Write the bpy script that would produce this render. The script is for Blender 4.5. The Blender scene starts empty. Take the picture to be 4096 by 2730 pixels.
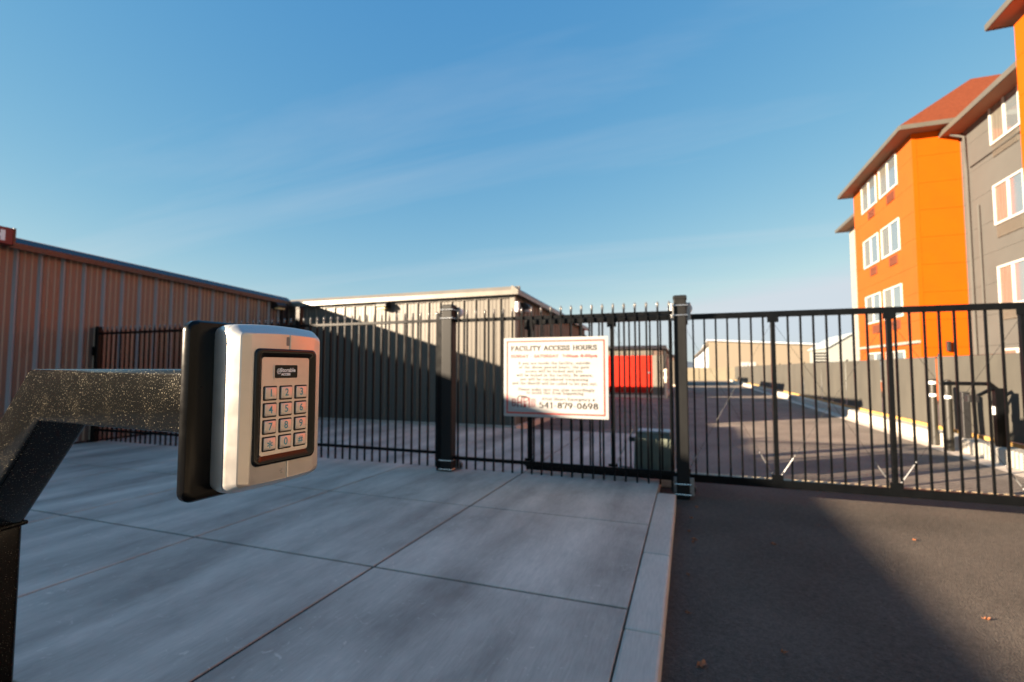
import bpy, bmesh, math, random
from mathutils import Vector, Matrix
R = math.radians
random.seed(7)
SC = bpy.context.scene
COL = SC.collection

# ------------------------------------------------------------------ camera
cam = bpy.data.cameras.new('camera')
cam_o = bpy.data.objects.new('camera', cam)
COL.objects.link(cam_o)
cam_o.location = (0, 0, 1.30)
cam_o.rotation_euler = (R(90 + 3.25), 0, R(20))
cam.sensor_width = 36
cam.lens = 17.0
cam.clip_start = 0.02
cam.clip_end = 12000
cam.dof.use_dof = True
cam.dof.focus_distance = 0.52
cam.dof.aperture_fstop = 7.0
SC.camera = cam_o

# ------------------------------------------------------------------ sky, sun, exposure
SUN_AZ = R(51)          # shadows fall this far to the right of +Y
SUN_EL = R(14.4)
world = bpy.data.worlds.new('World')
SC.world = world
world.use_nodes = True
wn, wl = world.node_tree.nodes, world.node_tree.links
bg = wn['Background']
sky = wn.new('ShaderNodeTexSky')
sky.sky_type = 'NISHITA'
sky.sun_disc = False
sky.sun_elevation = SUN_EL
sky.sun_rotation = math.pi + SUN_AZ
sky.altitude = 50
sky.air_density = 1.0
sky.dust_density = 0.1
sky.ozone_density = 1.5
# thin cirrus, laid out on a high plane over the place
tc = wn.new('ShaderNodeTexCoord')
sep = wn.new('ShaderNodeSeparateXYZ'); wl.new(tc.outputs['Generated'], sep.inputs[0])
addz = wn.new('ShaderNodeMath'); addz.operation = 'ADD'; addz.inputs[1].default_value = 0.12
wl.new(sep.outputs['Z'], addz.inputs[0])
div = wn.new('ShaderNodeVectorMath'); div.operation = 'DIVIDE'
wl.new(tc.outputs['Generated'], div.inputs[0]); wl.new(addz.outputs[0], div.inputs[1])
mp = wn.new('ShaderNodeMapping')
mp.inputs['Rotation'].default_value = (0, 0, R(-38))
mp.inputs['Scale'].default_value = (0.28, 1.9, 0.0)
wl.new(div.outputs[0], mp.inputs[0])
ns = wn.new('ShaderNodeTexNoise')
ns.inputs['Scale'].default_value = 1.1; ns.inputs['Detail'].default_value = 7
ns.inputs['Roughness'].default_value = 0.55; ns.inputs['Distortion'].default_value = 0.6
wl.new(mp.outputs[0], ns.inputs[0])
rp = wn.new('ShaderNodeMapRange')
rp.inputs['From Min'].default_value = 0.50; rp.inputs['From Max'].default_value = 0.80
rp.inputs['To Max'].default_value = 0.24
wl.new(ns.outputs[0], rp.inputs['Value'])
mixc = wn.new('ShaderNodeMixRGB')
# colour response of the sky, the same in every direction
sepc = wn.new('ShaderNodeSeparateColor'); wl.new(sky.outputs[0], sepc.inputs[0])
comc = wn.new('ShaderNodeCombineColor')
for k, (gain, power, top) in enumerate(((0.495, 1.17, 2.35), (0.985, 0.64, 2.65), (1.79, 0.265, 2.9))):
    pw = wn.new('ShaderNodeMath'); pw.operation = 'POWER'; pw.inputs[1].default_value = power
    ml = wn.new('ShaderNodeMath'); ml.operation = 'MULTIPLY'; ml.inputs[1].default_value = gain
    mn = wn.new('ShaderNodeMath'); mn.operation = 'MINIMUM'; mn.inputs[1].default_value = top
    wl.new(sepc.outputs[k], pw.inputs[0]); wl.new(pw.outputs[0], ml.inputs[0]); wl.new(ml.outputs[0], mn.inputs[0]); wl.new(mn.outputs[0], comc.inputs[k])
wl.new(rp.outputs[0], mixc.inputs[0]); wl.new(comc.outputs[0], mixc.inputs[1])
mixc.inputs[2].default_value = (2.6, 2.75, 2.95, 1)
wl.new(mixc.outputs[0], bg.inputs[0])
bg.inputs[1].default_value = 0.05

sun = bpy.data.lights.new('sun', 'SUN')
sun.energy = 5.0
sun.angle = R(0.53)
sun.color = (1.0, 0.80, 0.58)
sun_o = bpy.data.objects.new('sun', sun)
COL.objects.link(sun_o)
sd = Vector((math.sin(SUN_AZ) * math.cos(SUN_EL), math.cos(SUN_AZ) * math.cos(SUN_EL), -math.sin(SUN_EL)))
sun_o.rotation_euler = sd.to_track_quat('-Z', 'Y').to_euler()
sun_o.location = (-20, -15, 12)

SC.view_settings.view_transform = 'Standard'
SC.view_settings.look = 'None'
SC.view_settings.gamma = 1
SC.view_settings.exposure = 2.46
SC.cycles.max_bounces = 6

# ------------------------------------------------------------------ materials
def mat(name, col, rough=0.6, metal=0.0, var=0.12, scale=6.0, bump=0.0, bscale=60.0, coat=0.0, spec=0.5, stretch=(1, 1, 1)):
    m = bpy.data.materials.new(name)
    m.use_nodes = True
    n, l = m.node_tree.nodes, m.node_tree.links
    b = n['Principled BSDF']
    b.inputs['Roughness'].default_value = rough
    b.inputs['Metallic'].default_value = metal
    b.inputs['Specular IOR Level'].default_value = spec
    b.inputs['Coat Weight'].default_value = coat
    b.inputs['Coat Roughness'].default_value = 0.08
    b.inputs['Base Color'].default_value = (*col, 1)
    g = n.new('ShaderNodeNewGeometry')
    mp = n.new('ShaderNodeMapping'); mp.inputs['Scale'].default_value = stretch
    l.new(g.outputs['Position'], mp.inputs[0])
    if var:
        t = n.new('ShaderNodeTexNoise'); t.inputs['Scale'].default_value = scale
        t.inputs['Detail'].default_value = 6; t.inputs['Roughness'].default_value = 0.6
        l.new(mp.outputs[0], t.inputs[0])
        r = n.new('ShaderNodeMapRange')
        r.inputs['From Min'].default_value = 0.25; r.inputs['From Max'].default_value = 0.75
        r.inputs['To Min'].default_value = 1 - var; r.inputs['To Max'].default_value = 1 + var
        l.new(t.outputs[0], r.inputs['Value'])
        v = n.new('ShaderNodeVectorMath'); v.operation = 'SCALE'
        v.inputs[0].default_value = col
        l.new(r.outputs[0], v.inputs['Scale'])
        l.new(v.outputs[0], b.inputs['Base Color'])
        rr = n.new('ShaderNodeMapRange')
        rr.inputs['From Min'].default_value = 0.25; rr.inputs['From Max'].default_value = 0.75
        rr.inputs['To Min'].default_value = max(0.02, rough - 0.08); rr.inputs['To Max'].default_value = min(1, rough + 0.08)
        l.new(t.outputs[0], rr.inputs['Value']); l.new(rr.outputs[0], b.inputs['Roughness'])
    if bump:
        t2 = n.new('ShaderNodeTexNoise'); t2.inputs['Scale'].default_value = bscale; t2.inputs['Detail'].default_value = 4
        l.new(mp.outputs[0], t2.inputs[0])
        bp = n.new('ShaderNodeBump'); bp.inputs['Strength'].default_value = bump; bp.inputs['Distance'].default_value = 0.01
        l.new(t2.outputs[0], bp.inputs['Height']); l.new(bp.outputs[0], b.inputs['Normal'])
    return m

def concrete_mat(name, lo, hi, stain=0.5):
    m = bpy.data.materials.new(name); m.use_nodes = True
    n, l = m.node_tree.nodes, m.node_tree.links
    b = n['Principled BSDF']
    g = n.new('ShaderNodeNewGeometry')
    oi = n.new('ShaderNodeObjectInfo')
    mp = n.new('ShaderNodeMapping'); mp.inputs['Rotation'].default_value = (0, 0, R(25)); mp.inputs['Scale'].default_value = (1.0, 0.55, 1)
    l.new(g.outputs['Position'], mp.inputs[0])
    a = n.new('ShaderNodeTexNoise'); a.inputs['Scale'].default_value = 1.5; a.inputs['Detail'].default_value = 8; a.inputs['Roughness'].default_value = 0.62; a.inputs['Distortion'].default_value = 0.25
    l.new(mp.outputs[0], a.inputs[0])
    mps = n.new('ShaderNodeMapping'); mps.inputs['Scale'].default_value = (2.3, 0.30, 1); mps.inputs['Rotation'].default_value = (0, 0, R(-6))
    l.new(g.outputs['Position'], mps.inputs[0])
    st = n.new('ShaderNodeTexNoise'); st.inputs['Scale'].default_value = 1.3; st.inputs['Detail'].default_value = 6; st.inputs['Roughness'].default_value = 0.55
    l.new(mps.outputs[0], st.inputs[0])
    smx = n.new('ShaderNodeMixRGB'); smx.inputs[0].default_value = 0.5
    l.new(a.outputs[0], smx.inputs[1]); l.new(st.outputs[0], smx.inputs[2]); a = smx
    cr = n.new('ShaderNodeValToRGB')
    cr.color_ramp.elements[0].position = 0.37; cr.color_ramp.elements[0].color = (*lo, 1)
    cr.color_ramp.elements[1].position = 0.64; cr.color_ramp.elements[1].color = (*hi, 1)
    l.new(a.outputs[0], cr.inputs[0])
    # fine broom streaks and speckle
    mp2 = n.new('ShaderNodeMapping'); mp2.inputs['Scale'].default_value = (30, 3.0, 1)
    l.new(g.outputs['Position'], mp2.inputs[0])
    f = n.new('ShaderNodeTexNoise'); f.inputs['Scale'].default_value = 3.0; f.inputs['Detail'].default_value = 5
    l.new(mp2.outputs[0], f.inputs[0])
    fr = n.new('ShaderNodeMapRange'); fr.inputs['From Min'].default_value = 0.3; fr.inputs['From Max'].default_value = 0.7
    fr.inputs['To Min'].default_value = 0.90; fr.inputs['To Max'].default_value = 1.08
    l.new(f.outputs[0], fr.inputs['Value'])
    # per-slab tone
    pr = n.new('ShaderNodeMapRange'); pr.inputs['To Min'].default_value = 0.92; pr.inputs['To Max'].default_value = 1.06
    l.new(oi.outputs['Random'], pr.inputs['Value'])
    mm = n.new('ShaderNodeMath'); mm.operation = 'MULTIPLY'; l.new(fr.outputs[0], mm.inputs[0]); l.new(pr.outputs[0], mm.inputs[1])
    # pale scuffs
    s = n.new('ShaderNodeTexNoise'); s.inputs['Scale'].default_value = 14; s.inputs['Detail'].default_value = 3; s.inputs['Distortion'].default_value = 2.0
    l.new(g.outputs['Position'], s.inputs[0])
    sr = n.new('ShaderNodeMapRange'); sr.inputs['From Min'].default_value = 0.66; sr.inputs['From Max'].default_value = 0.76; sr.inputs['To Max'].default_value = stain
    l.new(s.outputs[0], sr.inputs['Value'])
    v = n.new('ShaderNodeVectorMath'); v.operation = 'SCALE'
    l.new(cr.outputs[0], v.inputs[0]); l.new(mm.outputs[0], v.inputs['Scale'])
    mx = n.new('ShaderNodeMixRGB'); mx.inputs[2].default_value = (hi[0] * 1.3, hi[1] * 1.3, hi[2] * 1.3, 1)
    l.new(sr.outputs[0], mx.inputs[0]); l.new(v.outputs[0], mx.inputs[1])
    l.new(mx.outputs[0], b.inputs['Base Color'])
    b.inputs['Roughness'].default_value = 0.75
    bp = n.new('ShaderNodeBump'); bp.inputs['Strength'].default_value = 0.15; bp.inputs['Distance'].default_value = 0.004
    l.new(f.outputs[0], bp.inputs['Height']); l.new(bp.outputs[0], b.inputs['Normal'])
    return m

def asphalt_mat(name='asphalt', f=1.0):
    m = bpy.data.materials.new(name); m.use_nodes = True
    n, l = m.node_tree.nodes, m.node_tree.links
    b = n['Principled BSDF']
    g = n.new('ShaderNodeNewGeometry')
    v = n.new('ShaderNodeTexVoronoi'); v.inputs['Scale'].default_value = 110
    l.new(g.outputs['Position'], v.inputs['Vector'])
    a = n.new('ShaderNodeTexNoise'); a.inputs['Scale'].default_value = 0.9; a.inputs['Detail'].default_value = 7
    l.new(g.outputs['Position'], a.inputs[0])
    cr = n.new('ShaderNodeValToRGB')
    cr.color_ramp.elements[0].position = 0.0; cr.color_ramp.elements[0].color = (0.064, 0.054, 0.046, 1)
    cr.color_ramp.elements[1].position = 1.0; cr.color_ramp.elements[1].color = (0.165, 0.135, 0.108, 1)
    e = cr.color_ramp.elements.new(0.93); e.color = (0.098, 0.081, 0.067, 1)
    l.new(v.outputs['Color'], cr.inputs[0])
    a2 = n.new('ShaderNodeTexNoise'); a2.inputs['Scale'].default_value = 26; a2.inputs['Detail'].default_value = 5; a2.inputs['Roughness'].default_value = 0.8
    l.new(g.outputs['Position'], a2.inputs[0])
    am = n.new('ShaderNodeMixRGB'); am.inputs[0].default_value = 0.55
    l.new(a.outputs[0], am.inputs[1]); l.new(a2.outputs[0], am.inputs[2]); a = am
    r = n.new('ShaderNodeMapRange'); r.inputs['From Min'].default_value = 0.35; r.inputs['From Max'].default_value = 0.65
    r.inputs['To Min'].default_value = 0.55 * f; r.inputs['To Max'].default_value = 1.4 * f
    l.new(a.outputs[0], r.inputs['Value'])
    s = n.new('ShaderNodeVectorMath'); s.operation = 'SCALE'
    l.new(cr.outputs[0], s.inputs[0]); l.new(r.outputs[0], s.inputs['Scale'])
    l.new(s.outputs[0], b.inputs['Base Color'])
    b.inputs['Roughness'].default_value = 0.78
    b.inputs['Specular IOR Level'].default_value = 0.12
    bp = n.new('ShaderNodeBump'); bp.inputs['Strength'].default_value = 0.7; bp.inputs['Distance'].default_value = 0.006
    l.new(v.outputs['Distance'], bp.inputs['Height']); l.new(bp.outputs[0], b.inputs['Normal'])
    return m

def dusty_black(SPK=0.655, name='dusty black gloss paint'):
    """gloss black paint with road dust, specks and a few scuffs"""
    m = bpy.data.materials.new(name); m.use_nodes = True
    n, l = m.node_tree.nodes, m.node_tree.links
    b = n['Principled BSDF']; b.inputs['Specular IOR Level'].default_value = 0.2
    tcn = n.new('ShaderNodeTexCoord')
    g = n.new('ShaderNodeTexNoise'); g.inputs['Scale'].default_value = 700; g.inputs['Detail'].default_value = 2
    l.new(tcn.outputs['Object'], g.inputs[0])
    big = n.new('ShaderNodeTexNoise'); big.inputs['Scale'].default_value = 22; big.inputs['Detail'].default_value = 5; big.inputs['Distortion'].default_value = 0.7
    l.new(tcn.outputs['Object'], big.inputs[0])
    sp = n.new('ShaderNodeMapRange'); sp.inputs['From Min'].default_value = SPK; sp.inputs['From Max'].default_value = SPK + 0.07
    cl = n.new('ShaderNodeMath'); cl.operation = 'MULTIPLY_ADD'; cl.inputs[1].default_value = 0.14
    l.new(big.outputs[0], cl.inputs[0])
    cs = n.new('ShaderNodeMath'); cs.operation = 'SUBTRACT'; cs.inputs[1].default_value = 0.07
    l.new(g.outputs[0], cs.inputs[0]); l.new(cs.outputs[0], cl.inputs[2])
    l.new(cl.outputs[0], sp.inputs['Value'])
    dust = n.new('ShaderNodeMapRange'); dust.inputs['From Min'].default_value = 0.52; dust.inputs['From Max'].default_value = 0.78; dust.inputs['To Max'].default_value = 0.035
    l.new(big.outputs[0], dust.inputs['Value'])
    mx = n.new('ShaderNodeMath'); mx.operation = 'MAXIMUM'
    l.new(sp.outputs[0], mx.inputs[0]); l.new(dust.outputs[0], mx.inputs[1])
    c = n.new('ShaderNodeMixRGB'); c.inputs[1].default_value = (0.004, 0.004, 0.0038, 1); c.inputs[2].default_value = (0.20, 0.17, 0.115, 1)
    l.new(mx.outputs[0], c.inputs[0]); l.new(c.outputs[0], b.inputs['Base Color'])
    rr = n.new('ShaderNodeMapRange'); rr.inputs['To Min'].default_value = 0.12; rr.inputs['To Max'].default_value = 0.75
    l.new(mx.outputs[0], rr.inputs['Value']); l.new(rr.outputs[0], b.inputs['Roughness'])
    bp = n.new('ShaderNodeBump'); bp.inputs['Strength'].default_value = 0.02; bp.inputs['Distance'].default_value = 0.0005
    l.new(g.outputs[0], bp.inputs['Height']); l.new(bp.outputs[0], b.inputs['Normal'])
    return m

MT = dict(
    asphalt=asphalt_mat(),
    oldasphalt=asphalt_mat('weathered asphalt', 2.35),
    concrete=concrete_mat('broomed concrete', (0.31, 0.248, 0.203), (0.68, 0.565, 0.468)),
    kerb=concrete_mat('kerb concrete', (0.46, 0.385, 0.32), (0.64, 0.54, 0.45), 0.3),
    pale_kerb=concrete_mat('pale kerb concrete', (0.34, 0.32, 0.28), (0.45, 0.42, 0.37), 0.2),
    ground=mat('packed dirt', (0.20, 0.17, 0.12), 0.9, var=0.3, scale=0.4),
    taupe=mat('taupe steel sheet', (0.122, 0.083, 0.068), 0.30, 0.0, 0.10, 1.5, stretch=(1, 1, 0.3)),
    greige=mat('greige steel sheet', (0.097, 0.086, 0.071), 0.45, 0.0, 0.08, 1.5, stretch=(1, 1, 0.3)),
    bronze=mat('dark bronze trim', (0.020, 0.017, 0.018), 0.28, 0.0, 0.1, 3),
    lightrim=mat('stone grey trim', (0.15, 0.136, 0.114), 0.4, 0.0, 0.08, 3),
    roofsheet=mat('grey roof sheet', (0.35, 0.36, 0.37), 0.4, 0.3, 0.1, 1),
    dark=mat('dark plastic', (0.012, 0.012, 0.013), 0.45, var=0.2, scale=20),
    black=mat('black gate paint', (0.0022, 0.0026, 0.0032), 0.34, var=0.25, scale=9, bump=0.05, bscale=200, spec=0.14),
    blackdust=dusty_black(),
    blackplate=mat('clean black gloss paint', (0.0025, 0.0025, 0.0027), 0.22, var=0.2, scale=40, spec=0.22),
    ribsky=mat('blue grey rib sky sheen', (0.185, 0.20, 0.215), 0.35, var=0.08, scale=2),
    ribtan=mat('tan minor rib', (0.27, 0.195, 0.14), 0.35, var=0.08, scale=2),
    greypaint=mat('weathered black post paint', (0.007, 0.0072, 0.0075), 0.5, spec=0.2, var=0.25, scale=5, stretch=(1, 1, 0.4)),
    galv=mat('galvanised steel', (0.30, 0.305, 0.31), 0.42, 0.75, 0.15, 30),
    zinc=mat('bright zinc', (0.75, 0.75, 0.74), 0.25, 0.9, 0.1, 30),
    finial=mat('polished finial', (0.20, 0.19, 0.18), 0.2, 0.6, 0.1, 30),
    trackm=mat('track steel with tan sun gloss', (0.46, 0.36, 0.22), 0.5, 0.1, 0.25, 12),  # sun gloss on a dark rail, put into the tan colour
    signwhite=mat('white sign face', (0.265, 0.265, 0.265), 0.5, var=0.03, scale=4),
    signred=mat('red sign print', (0.40, 0.022, 0.010), 0.5, var=0.05, scale=8),
    signink=mat('black sign print', (0.012, 0.012, 0.013), 0.55, var=0),
    signmaroon=mat('maroon sign print', (0.12, 0.001, 0.008), 0.6, var=0.05),
    signpink=mat('red print thin', (0.42, 0.035, 0.025), 0.5, var=0),
    boardred=mat('dark red fascia board', (0.17, 0.012, 0.012), 0.45, var=0.1),
    door=mat('red roll up door', (0.40, 0.016, 0.006), 0.5, spec=0.2, var=0.06, scale=2),
    orange=mat('bright orange render', (0.42, 0.060, 0.0004), 0.9, spec=0.1, var=0.06, scale=1.2, bump=0.1, bscale=90),
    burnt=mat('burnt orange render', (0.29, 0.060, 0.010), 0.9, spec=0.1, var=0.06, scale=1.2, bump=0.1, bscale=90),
    hotelgrey=mat('stone grey render', (0.074, 0.072, 0.067), 0.9, spec=0.15, var=0.08, scale=1.0, bump=0.1, bscale=90),
    hotelwhite=mat('off white render', (0.22, 0.21, 0.19), 0.88, var=0.05, scale=1.0),
    eave=mat('grey eave metal', (0.075, 0.068, 0.055), 0.5, var=0.1, scale=2),
    soffit=mat('tan soffit', (0.26, 0.13, 0.07), 0.8, var=0.08, scale=2),
    shingle=mat('brick red shingles', (0.125, 0.034, 0.016), 0.9, spec=0.05, var=0.25, scale=9, bump=0.4, bscale=40),
    vinyl=mat('white vinyl frame', (0.42, 0.41, 0.385), 0.4, var=0.04),
    glass=mat('sky reflecting window glass', (0.10, 0.12, 0.13), 0.06, var=0.1, scale=0.8, spec=1.0, coat=1.0),
    curtain=mat('drawn curtain behind glass', (0.11, 0.105, 0.088), 0.25, var=0.2, scale=3, coat=0.5, stretch=(6, 6, 0.3)),
    vent=mat('brown vent grille', (0.12, 0.030, 0.010), 0.6, var=0.1),
    ventgrey=mat('taupe air conditioner grille', (0.085, 0.077, 0.062), 0.6, var=0.1),
    mesh=mat('olive black wind screen', (0.055, 0.051, 0.042), 0.85, var=0.22, scale=1.6, bump=0.15, bscale=25, stretch=(1, 1, 0.5)),
    board=mat('golden timber board', (0.42, 0.25, 0.07), 0.8, var=0.3, scale=5),  # golden yellow strip, tone varied by noise
    beige=mat('beige warehouse sheet', (0.155, 0.128, 0.095), 0.7, var=0.04, scale=0.3),
    beigeshade=mat('blue grey sheet', (0.40, 0.42, 0.46), 0.6, var=0.04, scale=0.3),
    paleblock=mat('pale green grey sheet', (0.20, 0.212, 0.20), 0.7, var=0.05, scale=0.5),
    farwall=mat('cream block wall', (0.165, 0.142, 0.10), 0.85, var=0.12, scale=1.5),
    hill=mat('wooded hills', (0.06, 0.09, 0.13), 1.0, var=0.2, scale=0.01),
    opgreen=mat('grey green operator cover', (0.13, 0.15, 0.12), 0.5, var=0.15, scale=10),
    optop=mat('pale operator lid', (0.30, 0.33, 0.34), 0.4, var=0.1, scale=10),
    silver=mat('champagne metallic plastic', (0.60, 0.56, 0.51), 0.34, 0.72, 0.05, 60, bump=0.03, bscale=1500),
    gloss=mat('gloss black bezel', (0.006, 0.006, 0.006), 0.16, var=0.0, spec=0.35),
    well=mat('black key well', (0.004, 0.004, 0.004), 0.6, var=0.0),
    keycap=mat('brushed champagne key', (0.62, 0.54, 0.46), 0.36, 0.55, 0.08, 120),
    teal=mat('teal numeral ink', (0.05, 0.30, 0.34), 0.5, var=0.0),
    white=mat('white print', (0.80, 0.80, 0.80), 0.5, var=0.0),
    led=mat('grey indicator lens', (0.16, 0.14, 0.14), 0.2, var=0.0, coat=1.0),
    cream=mat('cream painted pipe', (0.60, 0.54, 0.43), 0.55, var=0.1),
    bollard=mat('dark olive bollard paint', (0.016, 0.0145, 0.011), 0.5, var=0.15),
    leaf=mat('dry oak leaf', (0.30, 0.10, 0.035), 0.7, var=0.3, scale=40),
    lamp=mat('warm lamp lens', (0.70, 0.55, 0.25), 0.3, var=0.0),
)

# ------------------------------------------------------------------ builders
class MB:
    def __init__(s): s.v, s.f = [], []
    def add(s, vs, fs):
        k = len(s.v); s.v += [tuple(p) for p in vs]; s.f += [tuple(i + k for i in f) for f in fs]; return s
    def box(s, x0, x1, y0, y1, z0, z1, c=0.0):
        if c <= 0:
            vs = [(x, y, z) for z in (z0, z1) for y in (y0, y1) for x in (x0, x1)]
            fs = [(0, 2, 3, 1), (4, 5, 7, 6), (0, 1, 5, 4), (2, 6, 7, 3), (0, 4, 6, 2), (1, 3, 7, 5)]
            return s.add(vs, fs)
        # chamfered top edges and vertical edges
        def ring(i, z): return [(x0 + i + c, y0 + i, z), (x1 - i - c, y0 + i, z), (x1 - i, y0 + i + c, z), (x1 - i, y1 - i - c, z), (x1 - i - c, y1 - i, z), (x0 + i + c, y1 - i, z), (x0 + i, y1 - i - c, z), (x0 + i, y0 + i + c, z)]
        return s.loft([ring(0, z0), ring(0, z1 - c), ring(c * 0.9, z1)])
    def loft(s, rings, cap=True):
        k = len(rings[0]); vs = [p for r in rings for p in r]; fs = []
        for a in range(len(rings) - 1):
            for i in range(k):
                j = (i + 1) % k
                fs.append((a * k + i, a * k + j, (a + 1) * k + j, (a + 1) * k + i))
        if cap:
            fs.append(tuple(reversed(range(k)))); fs.append(tuple((len(rings) - 1) * k + i for i in range(k)))
        return s.add(vs, fs)
    def prism(s, pts, axis, a, b):
        """polygon pts (2D) extruded along axis from a to b; 2D order is the other two axes in xyz order"""
        def p3(p, t):
            q = list(p); q.insert('xyz'.index(axis), t); return tuple(q)
        return s.loft([[p3(p, a) for p in pts], [p3(p, b) for p in pts]])
    def cyl(s, c, r, z0, z1, n=16, r1=None, axis='z'):
        r1 = r if r1 is None else r1
        def pt(a, rr, t):
            u, w = rr * math.cos(a), rr * math.sin(a)
            return (c[0] + u, c[1] + w, t) if axis == 'z' else (t, c[0] + u, c[1] + w) if axis == 'x' else (c[0] + u, t, c[1] + w)
        an = [2 * math.pi * i / n for i in range(n)]
        return s.loft([[pt(a, r, z0) for a in an], [pt(a, r1, z1) for a in an]])
    def tube(s, path, r, n=8):
        rings = []
        P = [Vector(p) for p in path]
        for i, p in enumerate(P):
            d = ((P[i + 1] - p) if i == 0 else (p - P[i - 1]) if i == len(P) - 1 else ((P[i + 1] - p).normalized() + (p - P[i - 1]).normalized())).normalized()
            up = Vector((0, 0, 1)) if abs(d.z) < 0.95 else Vector((0, 1, 0))
            a = d.cross(up).normalized(); b = a.cross(d).normalized()
            rings.append([tuple(p + a * r * math.cos(2 * math.pi * k / n) + b * r * math.sin(2 * math.pi * k / n)) for k in range(n)])
        return s.loft(rings)
    def ball(s, c, r, n=10, m=6, sz=1.0):
        rings = []
        for j in range(1, m):
            t = math.pi * j / m
            rings.append([(c[0] + r * math.sin(t) * math.cos(2 * math.pi * k / n), c[1] + r * math.sin(t) * math.sin(2 * math.pi * k / n), c[2] - r * sz * math.cos(t)) for k in range(n)])
        return s.loft(rings)
    def mesh(s, name, m, smooth=False, bevel=0.0, seg=2):
        me = bpy.data.meshes.new(name)
        me.from_pydata(s.v, [], s.f)
        bm = bmesh.new(); bm.from_mesh(me)
        bmesh.ops.recalc_face_normals(bm, faces=bm.faces)
        if bevel:
            bmesh.ops.bevel(bm, geom=[e for e in bm.edges if len(e.link_faces) == 2 and e.calc_face_angle(0) > R(25)], offset=bevel, segments=seg, profile=0.5, affect='EDGES', clamp_overlap=True)
        bm.to_mesh(me); bm.free()
        if smooth:
            for p in me.polygons: p.use_smooth = True
            me.set_sharp_from_angle(angle=R(smooth if smooth is not True else 35))
        me.materials.append(MT[m] if isinstance(m, str) else m)
        return me

def obj(name, me, parent=None, loc=(0, 0, 0), rotz=0.0):
    o = bpy.data.objects.new(name, me)
    COL.objects.link(o)
    o.location = loc; o.rotation_euler = (0, 0, rotz)
    if parent is not None: o.parent = parent
    return o

def tag(o, label=None, cat=None, group=None, kind=None):
    if label: o['label'] = label
    if cat: o['category'] = cat
    if group: o['group'] = group
    if kind: o['kind'] = kind
    return o

def thing(name, label, cat, loc=(0, 0, 0), rotz=0.0, group=None):
    return tag(obj(name, None, None, loc, rotz), label, cat, group)

def structure(name, me=None, loc=(0, 0, 0)):
    return tag(obj(name, me, None, loc), kind='structure')

def part(name, mb, m, parent, smooth=False, bevel=0.0, seg=2):
    return obj(name, mb.mesh(name, m, smooth, bevel, seg), parent)

# ------------------------------------------------------------------ serif stroke lettering (own glyphs)
G = {}
def gl(ch, w, spec): G[ch] = (w, spec)
gl('A', .92, 'l .10 0 .45 1;l .82 0 .45 1;l .24 .34 .68 .34;s .10 0;s .82 0')
gl('B', .80, 'l .17 0 .17 1;a .36 .75 .26 .25 -90 90;a .38 .25 .30 .25 -90 90;l .17 1 .36 1;l .17 .5 .38 .5;l .17 0 .38 0;s .1 0;s .1 1')
gl('C', .84, 'a .45 .5 .36 .48 38 322;l .73 .98 .73 .72')
gl('D', .88, 'l .17 0 .17 1;a .30 .5 .46 .5 -90 90;l .1 0 .3 0;l .1 1 .3 1')
gl('E', .80, 'l .17 0 .17 1;l .08 1 .70 1;l .08 0 .72 0;l .17 .5 .5 .5;l .70 1 .70 .78;l .72 0 .72 .24;l .5 .4 .5 .6')
gl('F', .76, 'l .17 0 .17 1;l .08 1 .70 1;l .17 .5 .5 .5;l .70 1 .70 .76;l .5 .4 .5 .6;s .17 0')
gl('H', .94, 'l .17 0 .17 1;l .77 0 .77 1;l .17 .5 .77 .5;s .17 0;s .17 1;s .77 0;s .77 1')
gl('I', .42, 'l .21 0 .21 1;s .21 0;s .21 1')
gl('L', .76, 'l .17 0 .17 1;l .08 0 .70 0;l .70 0 .70 .26;s .17 1')
gl('N', .92, 'l .17 0 .17 1;l .75 0 .75 1;l .17 1 .75 0;s .17 0;s .17 1;s .75 1')
gl('O', .90, 'a .45 .5 .37 .49 0 360')
gl('P', .78, 'l .17 0 .17 1;a .38 .74 .28 .26 -90 90;l .1 1 .38 1;l .17 .48 .38 .48;s .17 0')
gl('R', .90, 'l .17 0 .17 1;a .38 .75 .28 .25 -90 90;l .1 1 .38 1;l .17 .5 .38 .5;l .42 .5 .78 0;s .17 0;s .80 0')
gl('S', .76, 'a .38 .75 .25 .24 25 270;a .38 .26 .28 .25 90 -155;l .62 .98 .62 .74;l .11 .02 .11 .28')
gl('T', .84, 'l .42 0 .42 1;l .06 1 .78 1;l .06 1 .06 .76;l .78 1 .78 .76;s .42 0')
gl('U', .90, 'l .17 1 .17 .36;a .45 .36 .28 .35 180 360;l .73 1 .73 .36;s .17 1;s .73 1')
gl('Y', .86, 'l .43 0 .43 .45;l .43 .45 .10 1;l .43 .45 .76 1;s .43 0;s .10 1;s .76 1')
gl('0', .76, 'a .38 .5 .28 .49 0 360')
gl('1', .60, 'l .32 0 .32 1;l .32 1 .12 .82;s .32 0')
gl('4', .80, 'l .55 0 .55 1;l .55 1 .08 .3;l .08 .3 .74 .3;s .55 0')
gl('5', .76, 'l .18 1 .64 1;l .18 1 .16 .55;a .36 .32 .29 .31 125 -150')
gl('6', .76, 'a .39 .31 .27 .30 0 360;l .12 .34 .30 .78;a .52 .70 .26 .28 90 160')
gl('7', .74, 'l .08 1 .68 1;l .68 1 .34 0;l .08 1 .08 .76')
gl('8', .76, 'a .38 .75 .22 .23 0 360;a .38 .27 .28 .26 0 360')
gl('9', .76, 'a .37 .69 .27 .30 0 360;l .64 .66 .46 .22;a .24 .30 .26 .28 -90 -20')
gl('-', .48, 'l .06 .38 .42 .38')
gl('.', .30, 'd .15 .05'); gl(',', .30, 'd .15 .05;l .17 .02 .08 -.16'); gl(':', .32, 'd .16 .08;d .16 .55')
gl('#', .84, 'l .24 0 .36 .8;l .52 0 .64 .8;l .1 .28 .74 .28;l .14 .54 .78 .54')
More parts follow.
